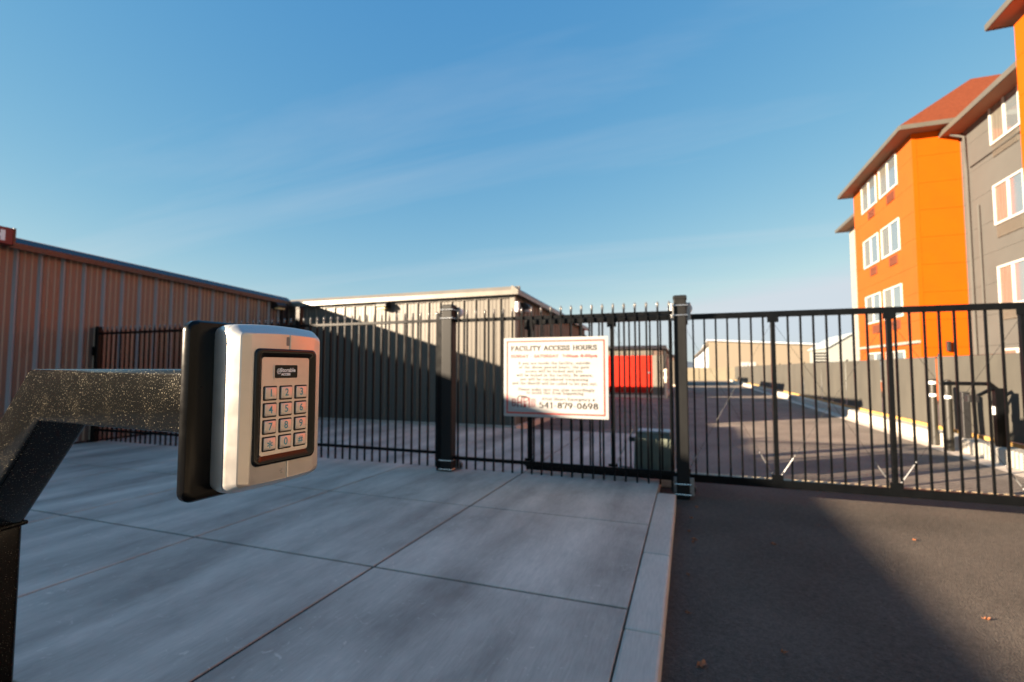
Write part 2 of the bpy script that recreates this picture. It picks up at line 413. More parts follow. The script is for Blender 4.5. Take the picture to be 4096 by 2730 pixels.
gl('a', .70, 'a .34 .17 .22 .17 40 320;l .54 .0 .54 .48;a .32 .46 .22 .20 0 150;s .58 0')
gl('b', .72, 'l .16 0 .16 1;a .38 .33 .24 .32 -140 140;s .12 1')
gl('c', .62, 'a .34 .33 .25 .32 45 315'); gl('d', .74, 'l .56 0 .56 1;a .34 .33 .24 .32 40 320;s .52 1;s .6 0')
gl('e', .66, 'a .34 .33 .26 .32 0 320;l .1 .36 .58 .36'); gl('f', .48, 'l .20 0 .20 .78;a .36 .78 .16 .2 60 180;l .06 .62 .42 .62;s .22 0')
gl('g', .68, 'a .32 .40 .21 .24 0 360;a .33 -.12 .25 .16 0 360;l .5 .58 .62 .66'); gl('h', .78, 'l .16 0 .16 1;a .38 .42 .22 .24 0 170;l .60 0 .60 .42;s .16 0;s .12 1;s .60 0')
gl('i', .38, 'l .20 0 .20 .64;d .18 .88;s .20 0;s .15 .64'); gl('k', .76, 'l .16 0 .16 1;l .18 .28 .56 .64;l .30 .40 .62 0;s .16 0;s .12 1;s .56 .64;s .64 0')
gl('l', .38, 'l .20 0 .20 1;s .20 0;s .15 1'); gl('m', 1.10, 'l .16 0 .16 .64;a .35 .42 .19 .23 0 170;l .54 0 .54 .42;a .73 .42 .19 .23 0 170;l .92 0 .92 .42;s .16 0;s .54 0;s .92 0')
gl('n', .78, 'l .16 0 .16 .64;a .38 .42 .22 .24 0 170;l .60 0 .60 .42;s .16 0;s .12 .64;s .60 0'); gl('o', .68, 'a .34 .33 .25 .32 0 360')
gl('p', .74, 'l .16 -.32 .16 .64;a .38 .33 .24 .32 -140 140;s .16 -.32;s .12 .64'); gl('r', .56, 'l .18 0 .18 .64;a .38 .42 .20 .24 50 170;s .18 0;s .13 .64')
gl('s', .58, 'a .29 .49 .17 .16 30 270;a .29 .17 .20 .17 90 -150'); gl('t', .48, 'l .20 .16 .20 .86;a .34 .16 .14 .16 180 300;l .06 .62 .40 .62')
gl('u', .78, 'l .16 .64 .16 .24;a .36 .24 .20 .24 180 330;l .60 0 .60 .64;s .12 .64;s .56 .64;s .64 0'); gl('v', .70, 'l .35 0 .10 .64;l .35 0 .60 .64;s .10 .64;s .60 .64')
gl('w', 1.0, 'l .28 0 .10 .64;l .28 0 .50 .60;l .72 0 .50 .60;l .72 0 .90 .64;s .10 .64;s .90 .64'); gl('y', .70, 'l .36 0 .10 .64;l .24 -.30 .60 .64;s .10 .64;s .60 .64;d .18 -.28')

def text_mesh(mb, txt, x0, x1, zb, h, y, thick=0.15, thin=0.075, align=True):
    """serif lettering fitted between x0 and x1 on baseline zb; cap height h; lies on plane y facing -Y"""
    adv = sum(G[c][0] + 0.10 if c != ' ' else 0.52 for c in txt)
    k = (x1 - x0) / adv
    x = x0
    def seg(ax, az, bx, bz, ox):
        dx, dz = (bx - ax) * k, (bz - az) * h
        L = math.hypot(dx, dz)
        if L < 1e-7: return
        w = (thin + (thick - thin) * abs(dz) / L) * h * 0.5
        nx, nz = -dz / L * w, dx / L * w
        ex, ez = dx / L * w * 0.35, dz / L * w * 0.35
        A = (ox + ax * k - ex, zb + az * h - ez); B = (ox + bx * k + ex, zb + bz * h + ez)
        mb.add([(A[0] + nx, y, A[1] + nz), (A[0] - nx, y, A[1] - nz), (B[0] - nx, y, B[1] - nz), (B[0] + nx, y, B[1] + nz)], [(0, 1, 2, 3)])
    for c in txt:
        if c == ' ': x += 0.52 * k; continue
        w, spec = G[c]
        for st in spec.split(';'):
            p = st.split(); q = [float(t) for t in p[1:]]
            if p[0] == 'l': seg(*q, x)
            elif p[0] == 's': seg(q[0] - .15, q[1], q[0] + .15, q[1], x)
            elif p[0] == 'd': seg(q[0], q[1] - .09, q[0], q[1] + .09, x)
            else:
                cx, cz, rx, rz, a0, a1 = q
                n = max(5, int(abs(a1 - a0) / 22)); pr = None
                for i in range(n + 1):
                    t = R(a0 + (a1 - a0) * i / n); pt = (cx + rx * math.cos(t), cz + rz * math.sin(t))
                    if pr: seg(*pr, *pt, x)
                    pr = pt
        x += (w + 0.10) * k

def font_mesh(txt, size, m, name, shear=0.0, offset=0.0, extrude=0.0):
    cu = bpy.data.curves.new(name, 'FONT')
    cu.body = txt; cu.size = size; cu.align_x = 'CENTER'; cu.align_y = 'CENTER'; cu.offset = offset; cu.extrude = extrude
    cu.resolution_u = 4
    o = bpy.data.objects.new(name, cu)
    COL.objects.link(o)
    bpy.context.view_layer.update()
    me = bpy.data.meshes.new_from_object(o.evaluated_get(bpy.context.evaluated_depsgraph_get()))
    bpy.data.objects.remove(o)
    bpy.data.curves.remove(cu)
    me.name = name
    me.materials.clear(); me.materials.append(MT[m])
    return me

# ================================================================== SETTING
AZ = -0.117        # asphalt level; the concrete apron is at 0
structure('ground', MB().add([(-4000, -4000, -0.16), (4000, -4000, -0.16), (4000, 6000, -0.16), (-4000, 6000, -0.16)], [(0, 1, 2, 3)]).mesh('ground', 'ground'))
structure('asphalt_road', MB().add([(-40, -25, AZ), (4.62, -25, AZ), (4.62, 62, AZ), (-40, 62, AZ)], [(0, 1, 2, 3)]).mesh('asphalt_road', 'asphalt'))
structure('asphalt_drive', MB().add([(-40, 6.68, AZ + 0.004), (4.05, 6.68, AZ + 0.004), (4.05, 61, AZ + 0.004), (-40, 61, AZ + 0.004)], [(0, 1, 2, 3)]).mesh('asphalt_drive', 'oldasphalt'))
structure('hotel_yard', MB().add([(4.62, -25, -0.12), (45, -25, -0.12), (45, 62, -0.12), (4.62, 62, -0.12)], [(0, 1, 2, 3)]).mesh('hotel_yard', 'pale_kerb'))

# concrete apron: slabs with open joints
apron = structure('concrete_apron')
xs = [-0.326 - 1.643 * i for i in range(8)]
ys = [-4.75, -3.25, -1.75, -0.25, 1.25, 2.75, 4.25, 5.80, 7.25, 8.70, 9.98]
J = 0.010
for i in range(len(xs) - 1):
    for j in range(len(ys) - 1):
        x1, x0, y0, y1 = xs[i] - J, xs[i + 1] + J, ys[j] + J, ys[j + 1] - J
        if x0 < -9.95: x0 = -9.95
        if x1 - x0 < 0.1: continue
        w, d = (x1 - x0) / 2, (y1 - y0) / 2
        me = MB().box(-w, w, -d, d, -0.13, 0.0, 0.003).mesh('slab', 'concrete')
        obj('slab', me, apron, ((x0 + x1) / 2, (y0 + y1) / 2, 0))
me = MB().box(-11.7, -0.35, -4.74, 9.97, -0.14, -0.007).mesh('joint_bed', 'well')
obj('joint_bed', me, apron)

kerb = structure('kerb')
ky = [-4.6, -2.75, -0.9, 0.95, 2.55, 3.62, 5.37]
for j in range(len(ky) - 1):
    d = (ky[j + 1] - ky[j]) / 2 - 0.003
    me = MB().box(-0.092, 0.092, -d, d, -0.20, 0.0).mesh('kerb_stone', 'kerb', bevel=0.014, seg=2)
    obj('kerb_stone', me, kerb, (-0.236, (ky[j + 1] + ky[j]) / 2, 0))

fkerb = structure('fence_kerb')
y = -3.0
while y < 56:
    L = 2.44 if y < 30 else 6.1
    z = 0.13 - 0.0015 * y
    me = MB().box(-0.14, 0.14, -L / 2 + 0.005, L / 2 - 0.005, -0.35, 0).mesh('kerb_stone', 'pale_kerb', bevel=0.02)
    obj('kerb_stone', me, fkerb, (4.47, y + L / 2, z))
    y += L
me = MB().add([(4.05, -3, AZ + 0.006), (4.34, -3, AZ + 0.006), (4.34, 56, AZ + 0.006), (4.05, 56, AZ + 0.006)], [(0, 1, 2, 3)]).mesh('gutter_pan', 'kerb')
obj('gutter_pan', me, fkerb)

# far hills
mb = MB()
pts = []
random.seed(3)
for i in range(41):
    x = -3500 + i * 175
    h = 40 + 55 * abs(math.sin(i * 0.61)) + random.uniform(-10, 14)
    pts.append((x, 4600 + 300 * math.sin(i * 0.4), h))
vs, fs = [], []
for (x, y_, h) in pts:
    vs += [(x, y_ - 500, -3), (x, y_, h), (x, y_ + 600, -3)]
for i in range(40):
    a = i * 3
    fs += [(a, a + 3, a + 4, a + 1), (a + 1, a + 4, a + 5, a + 2)]
structure('hills', mb.add(vs, fs).mesh('hills', 'hill', smooth=60))

# ================================================================== STORAGE BUILDINGS
def sheet_mesh(w, hl, hr, m):
    """ribbed steel wall sheet: s along +x from 0 to w, outward -y; heights at both ends"""
    prof = []
    n = max(1, round(w / 0.305)); p = w / n
    for i in range(n):
        b = i * p
        q = [(0.0, 0), (0.028, 0.032), (0.052, 0.032), (0.080, 0), (0.130, 0), (0.139, 0.007), (0.154, 0.007), (0.163, 0), (0.222, 0), (0.231, 0.007), (0.246, 0.007), (0.255, 0)]
        prof += [(b + s * p / 0.305, d) for s, d in q]
    prof.append((w, 0))
    vs, fs = [], []
    for s, d in prof:
        h = hl + (hr - hl) * s / w
        vs += [(s, -d, 0), (s, -d, h)]
    for i in range(len(prof) - 1):
        fs.append((2 * i, 2 * i + 2, 2 * i + 3, 2 * i + 1))
    me = bpy.data.meshes.new('wall_panel')
    me.from_pydata(vs, [], fs)
    me.materials.append(MT[m])
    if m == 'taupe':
        me.materials.append(MT['ribsky']); me.materials.append(MT['ribtan'])
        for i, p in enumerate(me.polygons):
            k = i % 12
            p.material_index = 1 if k in (0, 1) else 2 if k in (4, 5, 8, 9) else 0  # sky reflection painted blue grey on one flank and top of each major rib
    return me

def wall_sheets(parent, m, start, rotz, length, z0, top0, top1, skip=()):
    """row of 0.915 m sheets from start along the rotated +x"""
    n = max(1, round(length / 0.915)); p = length / n
    cache = {}
    for i in range(n):
        if any(a <= (i + .5) * p <= b for a, b in skip): continue
        t0 = top0 + (top1 - top0) * i / n; t1 = top0 + (top1 - top0) * (i + 1) / n
        k = (round(t0, 3), round(t1, 3))
        if k not in cache: cache[k] = sheet_mesh(p, t0 - z0, t1 - z0, m)
        obj('wall_panel', cache[k], parent, (start[0] + math.cos(rotz) * i * p, start[1] + math.sin(rotz) * i * p, z0), rotz)

def door_mesh(w, h):
    """roll-up door curtain with horizontal corrugation, outward -y, s from 0..w"""
    n = int(h / 0.075); vs, fs = [], []
    prof = []
    for i in range(n):
        z = i * h / n
        prof += [(z, 0), (z + 0.014, -0.012), (z + h / n - 0.014, -0.012)]
    prof.append((h, 0))
    for z, d in prof: vs += [(0, d, z), (w, d, z)]
    for i in range(len(prof) - 1): fs.append((2 * i, 2 * i + 1, 2 * i + 3, 2 * i + 2))
    me = bpy.data.meshes.new('roll_up_door'); me.from_pydata(vs, [], fs); me.materials.append(MT['door'])
    return me

def fascia(parent, m, axis, a, b, pos, out, za, zb, h=0.19, name='fascia', d=0.16):
    """eave trim: sloped cap over a vertical face with a return at the bottom. axis x or y from a to b; pos = wall line; out = +-1"""
    def prof(z): return [(0, z), (0.03, z + 0.003), (d - 0.03, z - 0.075), (d, z - 0.10), (d + 0.004, z - h), (d - 0.03, z - h), (d - 0.035, z - h + 0.035), (0, z - h + 0.035)]
    rings = []
    for t, z in ((a, za), (b, zb)):
        rings.append([((t, pos + out * u, w) if axis == 'x' else (pos + out * u, t, w)) for u, w in prof(z)])
    return part(name, MB().loft(rings), m, parent)

def wall_light(parent, loc, rotz, lens='lamp', s=1.0):
    b = MB().prism([(-0.0, -0.09 * s), (-0.0, 0.09 * s), (-0.10 * s, 0.09 * s), (-0.20 * s, 0.0), (-0.20 * s, -0.05 * s), (-0.06 * s, -0.09 * s)], 'x', -0.14 * s, 0.14 * s)
    o = part('wall_light', b, 'dark', parent); o.location = loc; o.rotation_euler = (0, 0, rotz)
    part('lens', MB().box(-0.11 * s, 0.11 * s, -0.185 * s, -0.08 * s, -0.11 * s, -0.075 * s), lens, o)
    return o

# --- long taupe building beside the apron
b = thing('storage_building', 'long taupe ribbed steel storage building with dark eave, running beside the concrete apron', 'building', (-10.02, 0.5, AZ))
def zt(y): return 3.366 - 0.0366 * (max(y, -3.0) - 4.40)
L0 = (-10.02, 0.5, AZ)
def loc(p): return (p[0] - L0[0], p[1] - L0[1], p[2] - L0[2])
Y0, Y1 = -11.0, 9.98
core = MB()
core.loft([[loc(p) for p in ((-10.06, y, AZ), (-10.06, y, zt(y) - .03), (-24, y, zt(y) - .03), (-24, y, AZ))] for y in (Y0 + .02, -3.0, Y1 - .02)])
part('wall_core', core, 'taupe', b)
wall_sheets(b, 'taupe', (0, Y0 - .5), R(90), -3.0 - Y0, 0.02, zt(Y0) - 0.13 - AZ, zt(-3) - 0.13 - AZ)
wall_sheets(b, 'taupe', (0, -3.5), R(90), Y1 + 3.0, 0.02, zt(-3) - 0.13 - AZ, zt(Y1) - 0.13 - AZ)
fascia(b, 'bronze', 'y', Y0 - .5, -3.5, 0.0, 1, zt(Y0) - AZ, zt(-3) - AZ)
fascia(b, 'bronze', 'y', -3.5, Y1 - .5, 0.0, 1, zt(-3) - AZ, zt(Y1) - AZ)
part('roof', MB().loft([[loc(p) for p in ((-10.0, y, zt(y) - .02), (-10.0, y, zt(y) + .012), (-24.1, y, zt(y) + .012), (-24.1, y, zt(y) - .02))] for y in (Y0, -3.0, Y1)]), 'roofsheet', b)
part('corner_trim', MB().box(-0.05, 0.045, Y1 - .5 - 0.09, Y1 - .5 + 0.012, 0, zt(Y1) - 0.17 - AZ), 'bronze', b)
part('downspout', MB().box(0.05, 0.15, Y1 - .5 - 0.25, Y1 - .5 - 0.15, 0.05, zt(Y1) - 0.2 - AZ), 'bronze', b, bevel=0.008)
part('base_trim', MB().box(0.0, 0.04, Y0 - .5, Y1 - .5, 0.0, 0.15), 'bronze', b)
wall_light(b, (0.03, 9.10, 2.93 - AZ), R(90))

# --- fascia sign with the letter H
s = thing('building_sign', 'dark red box sign with white letter H mounted on the taupe building eave', 'sign', (-9.85, 4.235, 3.18))
part('sign_board', MB().box(0.0, 0.21, -2.9, 0.0, 0.0, 0.255), 'boardred', s, bevel=0.006)
part('end_cap', MB().box(-0.002, 0.214, 0.001, 0.03, -0.004, 0.259), 'bronze', s)
hm = MB()
for y0_ in (-0.285, -0.150): hm.box(0.2115, 0.217, y0_, y0_ + 0.055, 0.045, 0.205)
hm.box(0.2115, 0.217, -0.2299, -0.1501, 0.103, 0.147)
part('letter', hm, 'white', s)

# --- pale building behind the fence
def zm(y): return 3.16 - 0.029 * (y - 10.1)
mx1, my0, my1 = -3.69, 10.25, 18.35
b = thing('storage_building', 'greige ribbed steel storage building with pale eave, standing behind the picket fence', 'building', (mx1, my0, AZ))
part('wall_core', MB().loft([[(x, 0.04, 0), (x, 0.04, zm(my0) - .05 - AZ), (x, my1 - my0, zm(my1) - .05 - AZ), (x, my1 - my0, 0)] for x in (-16, -0.04)]), 'greige', b)
wall_sheets(b, 'greige', (-6.56, 0), 0, 6.5, 0.10, zm(my0) - 0.15 - AZ, zm(my0) - 0.15 - AZ)
wall_sheets(b, 'greige', (0, 0.1), R(90), my1 - my0 - .2, 0.10, zm(my0) - 0.15 - AZ, zm(my1) - 0.15 - AZ)
fascia(b, 'lightrim', 'x', -16, 0.16, 0.0, -1, zm(my0) - AZ, zm(my0) - AZ, h=0.2)
fascia(b, 'lightrim', 'y', -0.16, my1 - my0, 0.0, 1, zm(my0) - AZ - 0.001, zm(my1) - AZ, h=0.2)
part('corner_trim', MB().box(-0.08, 0.04, -0.04, 0.08, 0.1, zm(my0) - 0.17 - AZ), 'lightrim', b)
part('frieze', MB().box(-16, -0.09, -0.036, -0.002, zm(my0) - 0.26 - AZ, zm(my0) - 0.165 - AZ), 'lightrim', b)
part('roof', MB().loft([[(x, 0, zm(my0) - AZ - .03), (x, 0, zm(my0) - AZ + .005), (x, my1 - my0, zm(my1) - AZ + .005), (x, my1 - my0, zm(my1) - AZ - .03)] for x in (-16, 0)]), 'roofsheet', b)
part('base_slab', MB().box(-16.1, 0.10, -0.12, my1 - my0 + .1, -0.02, 0.14), 'kerb', b)
wall_light(b, (-3.40, -0.03, 2.88 - AZ), 0)
wall_light(b, (0.03, 0.55, 2.75 - AZ), R(90), 'white')
c = MB().cyl((0.10, -0.02), 0.05, 2.62 - AZ, 2.80 - AZ, 12); part('security_camera', c.ball((0.10, -0.02, 2.62 - AZ), 0.06), 'white', b, smooth=True)
wall_light(b, (0.03, 7.4, 2.45 - AZ), R(90), 'white')
part('doorway', MB().box(0.03, 0.06, 5.4, 6.5, 0.14, 2.2), 'bronze', b)

# --- rows of drive-up units with red doors
def unit_building(x1, y0, y1, top, width, label, doors):
    b = thing('storage_building', label, 'building', (x1, y0, AZ), group=None)
    H = top - AZ
    part('wall_core', MB().box(-width, -0.04, 0.05, y1 - y0, 0, H - .04), 'taupe', b)
    edges = [0.0]
    for i in range(doors):
        d0 = -0.52 - i * 3.0 - 2.74
        dr = obj('roll_up_door', door_mesh(2.74, 1.83), b, (d0, 0.02, 0.22))
        part('bottom_bar', MB().box(0, 2.74, -0.03, 0.0, -0.06, 0.0), 'lightrim', dr)
        part('latch', MB().box(2.5, 2.62, -0.04, -0.013, 0.95, 1.03), 'zinc', dr)
        part('pilaster', MB().box(d0 + 2.742, d0 + 3.0 if i else d0 + 2.95, -0.02, 0.05, 0.1, 2.06), 'lightrim', b)
        wall_sheets(b, 'greige', (d0 - 0.26, 0), 0, 3.0, 2.06, H - 0.12, H - 0.12)
    wall_sheets(b, 'greige', (-0.30, 0.0), 0, 0.28, 0.1, 2.06, 2.06)
    for i in range(2):
        dr = obj('roll_up_door', door_mesh(2.4, 1.83), b, (-0.02, 0.9 + i * 3.3, 0.22), R(90))
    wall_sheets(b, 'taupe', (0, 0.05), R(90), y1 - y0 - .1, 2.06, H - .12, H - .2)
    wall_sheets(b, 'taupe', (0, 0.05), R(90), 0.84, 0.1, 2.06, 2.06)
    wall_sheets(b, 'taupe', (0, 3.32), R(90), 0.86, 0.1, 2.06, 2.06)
    fascia(b, 'bronze', 'x', -width, 0.16, 0.0, -1, H, H, h=0.17)
    fascia(b, 'bronze', 'y', -0.16, y1 - y0, 0.0, 1, H - 0.001, H - 0.1, h=0.17)
    part('base_slab', MB().box(-width, 0.12, -0.12, y1 - y0 + .1, -0.02, 0.13), 'kerb', b)
    part('downspout', MB().box(0.03, 0.11, 0.06, 0.14, 0.2, H - .2), 'dark', b)
    return b
unit_building(-1.12, 24.5, 33.0, 2.42, 22, 'low storage building with red roll-up doors, the next one beyond the greige building', 4)
unit_building(-1.05, 41.0, 49.5, 2.42, 22, 'low storage building with red doors at the far end, behind the other red-door building', 4)
p = thing('bollard', 'slim cream steel bollard with collars in front of the red-door building corner', 'bollard', (-1.0, 24.0, AZ))
c = MB().cyl((0, 0), 0.06, 0, 1.35, 14).ball((0, 0, 1.35), 0.06)
q = part('pipe', c, 'cream', p, smooth=True)
for z in (0.95, 1.28): part('collar', MB().cyl((0, 0), 0.10, z, z + 0.07, 14), 'cream', p)

# ================================================================== FENCE, GATE, SIGN
FY = 5.60
picket_me = MB().box(-0.010, 0.010, -0.010, 0.010, 0, 1.94).mesh('picket', 'black')
fin_me = MB().loft([[(r * math.cos(math.pi / 4 * k), r * math.sin(math.pi / 4 * k), z) for k in range(8)] for r, z in ((0.012, 0), (0.016, 0.006), (0.010, 0.014), (0.015, 0.030), (0.014, 0.040), (0.003, 0.066))]).mesh('finial', 'finial', smooth=50)
def picket_panel(root, x0, x1, y, first):
    x = first
    while x < x1 - 0.02:
        if x > x0 + 0.02:
            p = obj('picket', picket_me, root, (x, y, 0.04))
            obj('finial', fin_me, p, (0, 0, 1.94))
        x += 0.1225
f = thing('picket_fence', 'black steel picket fence running from the taupe building to the sliding gate', 'fence', (-6.4, FY, 0))
picket_panel(f, -3.50, 3.40, 0.0, -3.42)
for z, nm in ((1.905, 'rail'), (0.20, 'rail')):
    part(nm, MB().box(-3.50, 3.40, -0.018, 0.018, z, z + 0.038), 'black', f, bevel=0.003)
for x, h in ((-3.53, 2.02), (1.03, 2.18), (3.38, 1.99)):
    p = part('post', MB().box(x - 0.04, x + 0.04, -0.04, 0.04, 0.0, h, 0.006), 'black', f)
    part('cap', MB().box(x - 0.046, x + 0.046, -0.046, 0.046, h + 0.001, h + 0.03, 0.012), 'black', p)
part('wall_bracket', MB().box(-3.72, -3.57, -0.02, 0.02, 1.58, 1.64).box(-3.62, -3.58, -0.05, 0.05, 1.53, 1.69), 'black', f)

f2 = thing('picket_fence', 'short black picket fence panel between the two gate posts carrying the notice', 'fence', (-1.49, FY, 0))
picket_panel(f2, -1.33, 1.33, -0.02, -1.27)
for z in (1.895, 0.145):
    part('rail', MB().box(-1.34, 1.335, -0.012, 0.024, z, z + 0.042), 'black', f2, bevel=0.003)

def gate_post(x, y, base, h, w, label):
    p = thing('gate_post', label, 'post', (x, y, base))
    part('post', MB().box(-w / 2, w / 2, -w / 2, w / 2, 0, h), 'greypaint', p, bevel=0.012, seg=3)
    part('cap', MB().box(-w / 2 - 0.006, w / 2 + 0.006, -w / 2 - 0.006, w / 2 + 0.006, h - 0.03, h + 0.012, 0.012), 'greypaint', p)
    return p
def roller(p, z, w, gy, flip):
    """galvanised roller carrier clamped round the post with two U-bolts"""
    r = part('roller_bracket', MB().box(-w / 2 - 0.035, w / 2 + 0.045, w / 2 + 0.004, w / 2 + 0.014, z - 0.10, z + 0.10), 'galv', p, bevel=0.006)
    for dz in (-0.055, 0.055):
        hw = w / 2 + 0.012
        part('u_bolt', MB().tube([(-hw, w / 2 + 0.02, z + dz), (-hw, -hw, z + dz), (hw, -hw, z + dz), (hw, w / 2 + 0.02, z + dz)], 0.006, 8), 'zinc', r)
    for sx in (-1, 1):
        part('roller', MB().cyl((sx * (w / 2 + 0.01), z + flip * 0.035), 0.055, w / 2 + 0.02, w / 2 + 0.075, 18, axis='y'), 'white' if flip > 0 else 'dark', r, smooth=40)
gp1 = gate_post(-2.905, 5.60, 0.0, 2.11, 0.145, 'charcoal gate post on the concrete between the picket fence and the notice panel')
roller(gp1, 2.0, 0.145, 0.2, 1); roller(gp1, 0.085, 0.145, 0.2, -1)
gp2 = gate_post(-0.075, 5.70, AZ, 2.10 - AZ, 0.135, 'charcoal gate post standing on asphalt at the end of the kerb')
roller(gp2, 2.06, 0.135, 0.2, 1); roller(gp2, 0.11, 0.135, 0.2, -1)
for x in (-2.905, -0.075):
    pass

GY = 5.90
g = thing('sliding_gate', 'black cantilever sliding picket gate with truss cables across the asphalt drive', 'gate', (1.2, GY, 0))
gx0, gx1 = -3.15, 3.25
part('rail', MB().box(gx0, gx1, -0.03, 0.03, 1.86, 1.922), 'black', g, bevel=0.004)
part('rail', MB().box(gx0, gx1, -0.03, 0.03, 0.028, 0.115), 'black', g, bevel=0.004)
part('track', MB().box(gx0, gx1, 0.055, 0.085, 0.085, 0.112), 'trackm', g, bevel=0.003)
gp_me = MB().box(-0.0095, 0.0095, -0.0095, 0.0095, 0.116, 1.859).mesh('picket', 'black')
ups = [-3.11, -2.06, -1.25, -0.33, 0.715, 1.76, 2.80, 3.21]
x = -1.14 - 0.1195 * 16
while x < gx1 - 0.03:
    if min(abs(x - u) for u in ups) > 0.05: obj('picket', gp_me, g, (x, 0, 0))
    x += 0.1195
for u in ups:
    o = part('upright', MB().box(u - 0.022, u + 0.022, -0.024, 0.024, 0.117, 1.858), 'black', g, bevel=0.003)
    for za in (0.07, 1.80): part('foot_plate', MB().box(u - 0.055, u + 0.055, -0.034, -0.0305, za, za + 0.1), 'black', o)
for i in range(1, len(ups) - 2):
    a, b_ = ups[i], ups[i + 1]
    for (xa, xb) in ((a, b_), (b_, a)):
        A = Vector((xa + 0.03 * (1 if xb > xa else -1), -0.028 if xb > xa else 0.028, 0.15)); B = Vector((xb, A.y, 1.82))
        d = (B - A).normalized()
        cb = part('cable', MB().tube([tuple(A), tuple(B)], 0.0016, 6), 'black', g)
        part('turnbuckle', MB().tube([tuple(A + d * 0.06), tuple(A + d * 0.09), tuple(A + d * 0.21), tuple(A + d * 0.24)], 0.006, 8).ball(tuple(A + d * 0.03), 0.009).ball(tuple(A + d * 0.27), 0.008), 'galv', cb, smooth=True)

rp_ = thing('receiver_post', 'black square receiver post at the closing end of the sliding gate', 'post', (4.30, 5.78, AZ))
part('post', MB().box(-0.05, 0.05, -0.05, 0.05, 0, 2.1, 0.01), 'greypaint', rp_)
part('catch', MB().box(0.02, 0.16, 0.05, 0.19, 1.6, 1.7), 'galv', rp_)

# gate operator
o = thing('gate_operator', 'squat grey-green ribbed gate motor box behind the charcoal post', 'gate motor', (-0.42, 6.42, AZ))
part('base_pad', MB().box(-0.36, 0.30, -0.28, 0.28, 0, 0.12), 'kerb', o, bevel=0.01)
cv = part('cover', MB().loft([[(x, y, z) for x, y in ((-0.24 + i, -0.19 + i), (0.24 - i, -0.19 + i), (0.24 - i, 0.19 - i), (-0.24 + i, 0.19 - i))] for i, z in ((0, 0.121), (0.012, 0.55), (0.05, 0.62))]), 'opgreen', o, bevel=0.012)
for k in range(4):
    xx = -0.19 + k * 0.127
    part('rib', MB().loft([[(xx - .028, -0.19 + i - t, z) for t in (0, .022)] + [(xx + .028, -0.19 + i - t, z) for t in (.022, 0)] for i, z in ((0, 0.14), (0.011, 0.53), (0.03, 0.58))]), 'opgreen', cv)
part('lid', MB().box(-0.20, 0.20, -0.15, 0.15, 0.619, 0.640, 0.006), 'optop', o)
part('handle', MB().box(-0.30, -0.24, -0.12, -0.05, 0.50, 0.55), 'dark', o)
part('chain_guard', MB().box(-0.42, -0.26, -0.17, -0.12, 0.13, 0.19), 'dark', o)

# notice sign: 1.27 x 0.95 m, thin composite board
SX0, SX1, SZ0, SZ1, SY = -2.125, -0.855, 0.722, 1.670, 5.548
n = thing('notice_sign', 'white facility access hours notice with red border fixed to the picket panel', 'sign', ((SX0 + SX1) / 2, SY, SZ0))
W2 = (SX1 - SX0) / 2; SH = SZ1 - SZ0
part('panel', MB().box(-W2, W2, 0.0, 0.005, 0, SH), 'signwhite', n, bevel=0.0015, seg=1)
bd = MB()
i0, i1 = 0.036, 0.053
yb = -0.0015
for (xa, xb, za, zb) in ((-W2 + i0, W2 - i0, i0, i1), (-W2 + i0, W2 - i0, SH - i1, SH - i0), (-W2 + i0, -W2 + i1, i1, SH - i1), (W2 - i1, W2 - i0, i1, SH - i1)):
    bd.box(xa, xb, yb, 0.0002, za, zb)
part('border', bd, 'signred', n)
def sx(cx): return -W2 + (cx - 238) / (1728 - 238) * 2 * W2          # across the board
def sz(cz, cx): # height on the board, from its slanted outline as measured
    t = (cx - 238) / 1490.0; top = 268 - 28 * t; bot = 1372 + 52 * t
    return SH * (bot - cz) / (bot - top)
def line(txt, c0, c1, base, cap, m, cm=960, thick=0.17, thin=0.08):
    mb = MB(); h = abs(sz(base - cap, cm) - sz(base, cm))
    text_mesh(mb, txt, sx(c0), sx(c1), sz(base, cm), h, yb, thick, thin)
    tag(part('lettering', mb, m, n), kind='stuff')
line('FACILITY ACCESS HOURS', 345, 1585, 441, 66, 'signink', thick=0.28, thin=0.12)
line('SUNDAY - SATURDAY  7:00am-8:00pm', 345, 1590, 543, 40, 'signpink', thick=0.28, thin=0.15)
for t_, a_, b_, z_ in (('If you are inside the facility, outside', 455, 1490, 643), ('of the above posted hours, the gate', 468, 1475, 700), ('access will be locked and you', 560, 1385, 757),
                       ('will be locked in the facility. Be aware,', 430, 1525, 815), ('you will be considered trespassing', 482, 1462, 873), ('and the Sheriff will be called to let you out.', 365, 1585, 932),
                       ('Please make sure you plan accordingly', 455, 1545, 1020), ('to avoid this from happening', 580, 1395, 1068), ('After Hours Emergency #', 805, 1550, 1152)):
    line(t_, a_, b_, z_, 38, 'signink', thick=0.19, thin=0.115)
line('541-879-0698', 765, 1598, 1268, 78, 'signink', cm=1180, thick=0.25, thin=0.11)
# emblem: outlined B H S with a house roof over them and striped flag
lg = MB(); lr = MB()
def rect(mb, c0, c1, z0, z1): # in measured board units
    mb.box(sx(c0), sx(c1), yb, 0.0002, sz(z1, 500), sz(z0, 500))
def quad(mb, pts):
    mb.add([(sx(a), yb - 0.0004, sz(b, 500)) for a, b in pts], [tuple(range(len(pts)))])
for q_ in ((362, 378, 1128, 1236), (378, 410, 1128, 1142), (378, 410, 1174, 1188), (378, 410, 1222, 1236), (402, 418, 1140, 1178), (404, 420, 1186, 1224)): rect(lg, *q_)
for q_ in ((440, 456, 1118, 1244), (456, 500, 1172, 1190), (498, 514, 1112, 1244)): rect(lg, *q_)
for q_ in ((536, 630, 1108, 1120), (536, 548, 1120, 1248), (604, 630, 1120, 1156), (574, 604, 1146, 1158), (548, 580, 1166, 1182), (612, 630, 1160, 1248), (548, 572, 1198, 1248), (572, 604, 1206, 1216)): rect(lg, *q_)
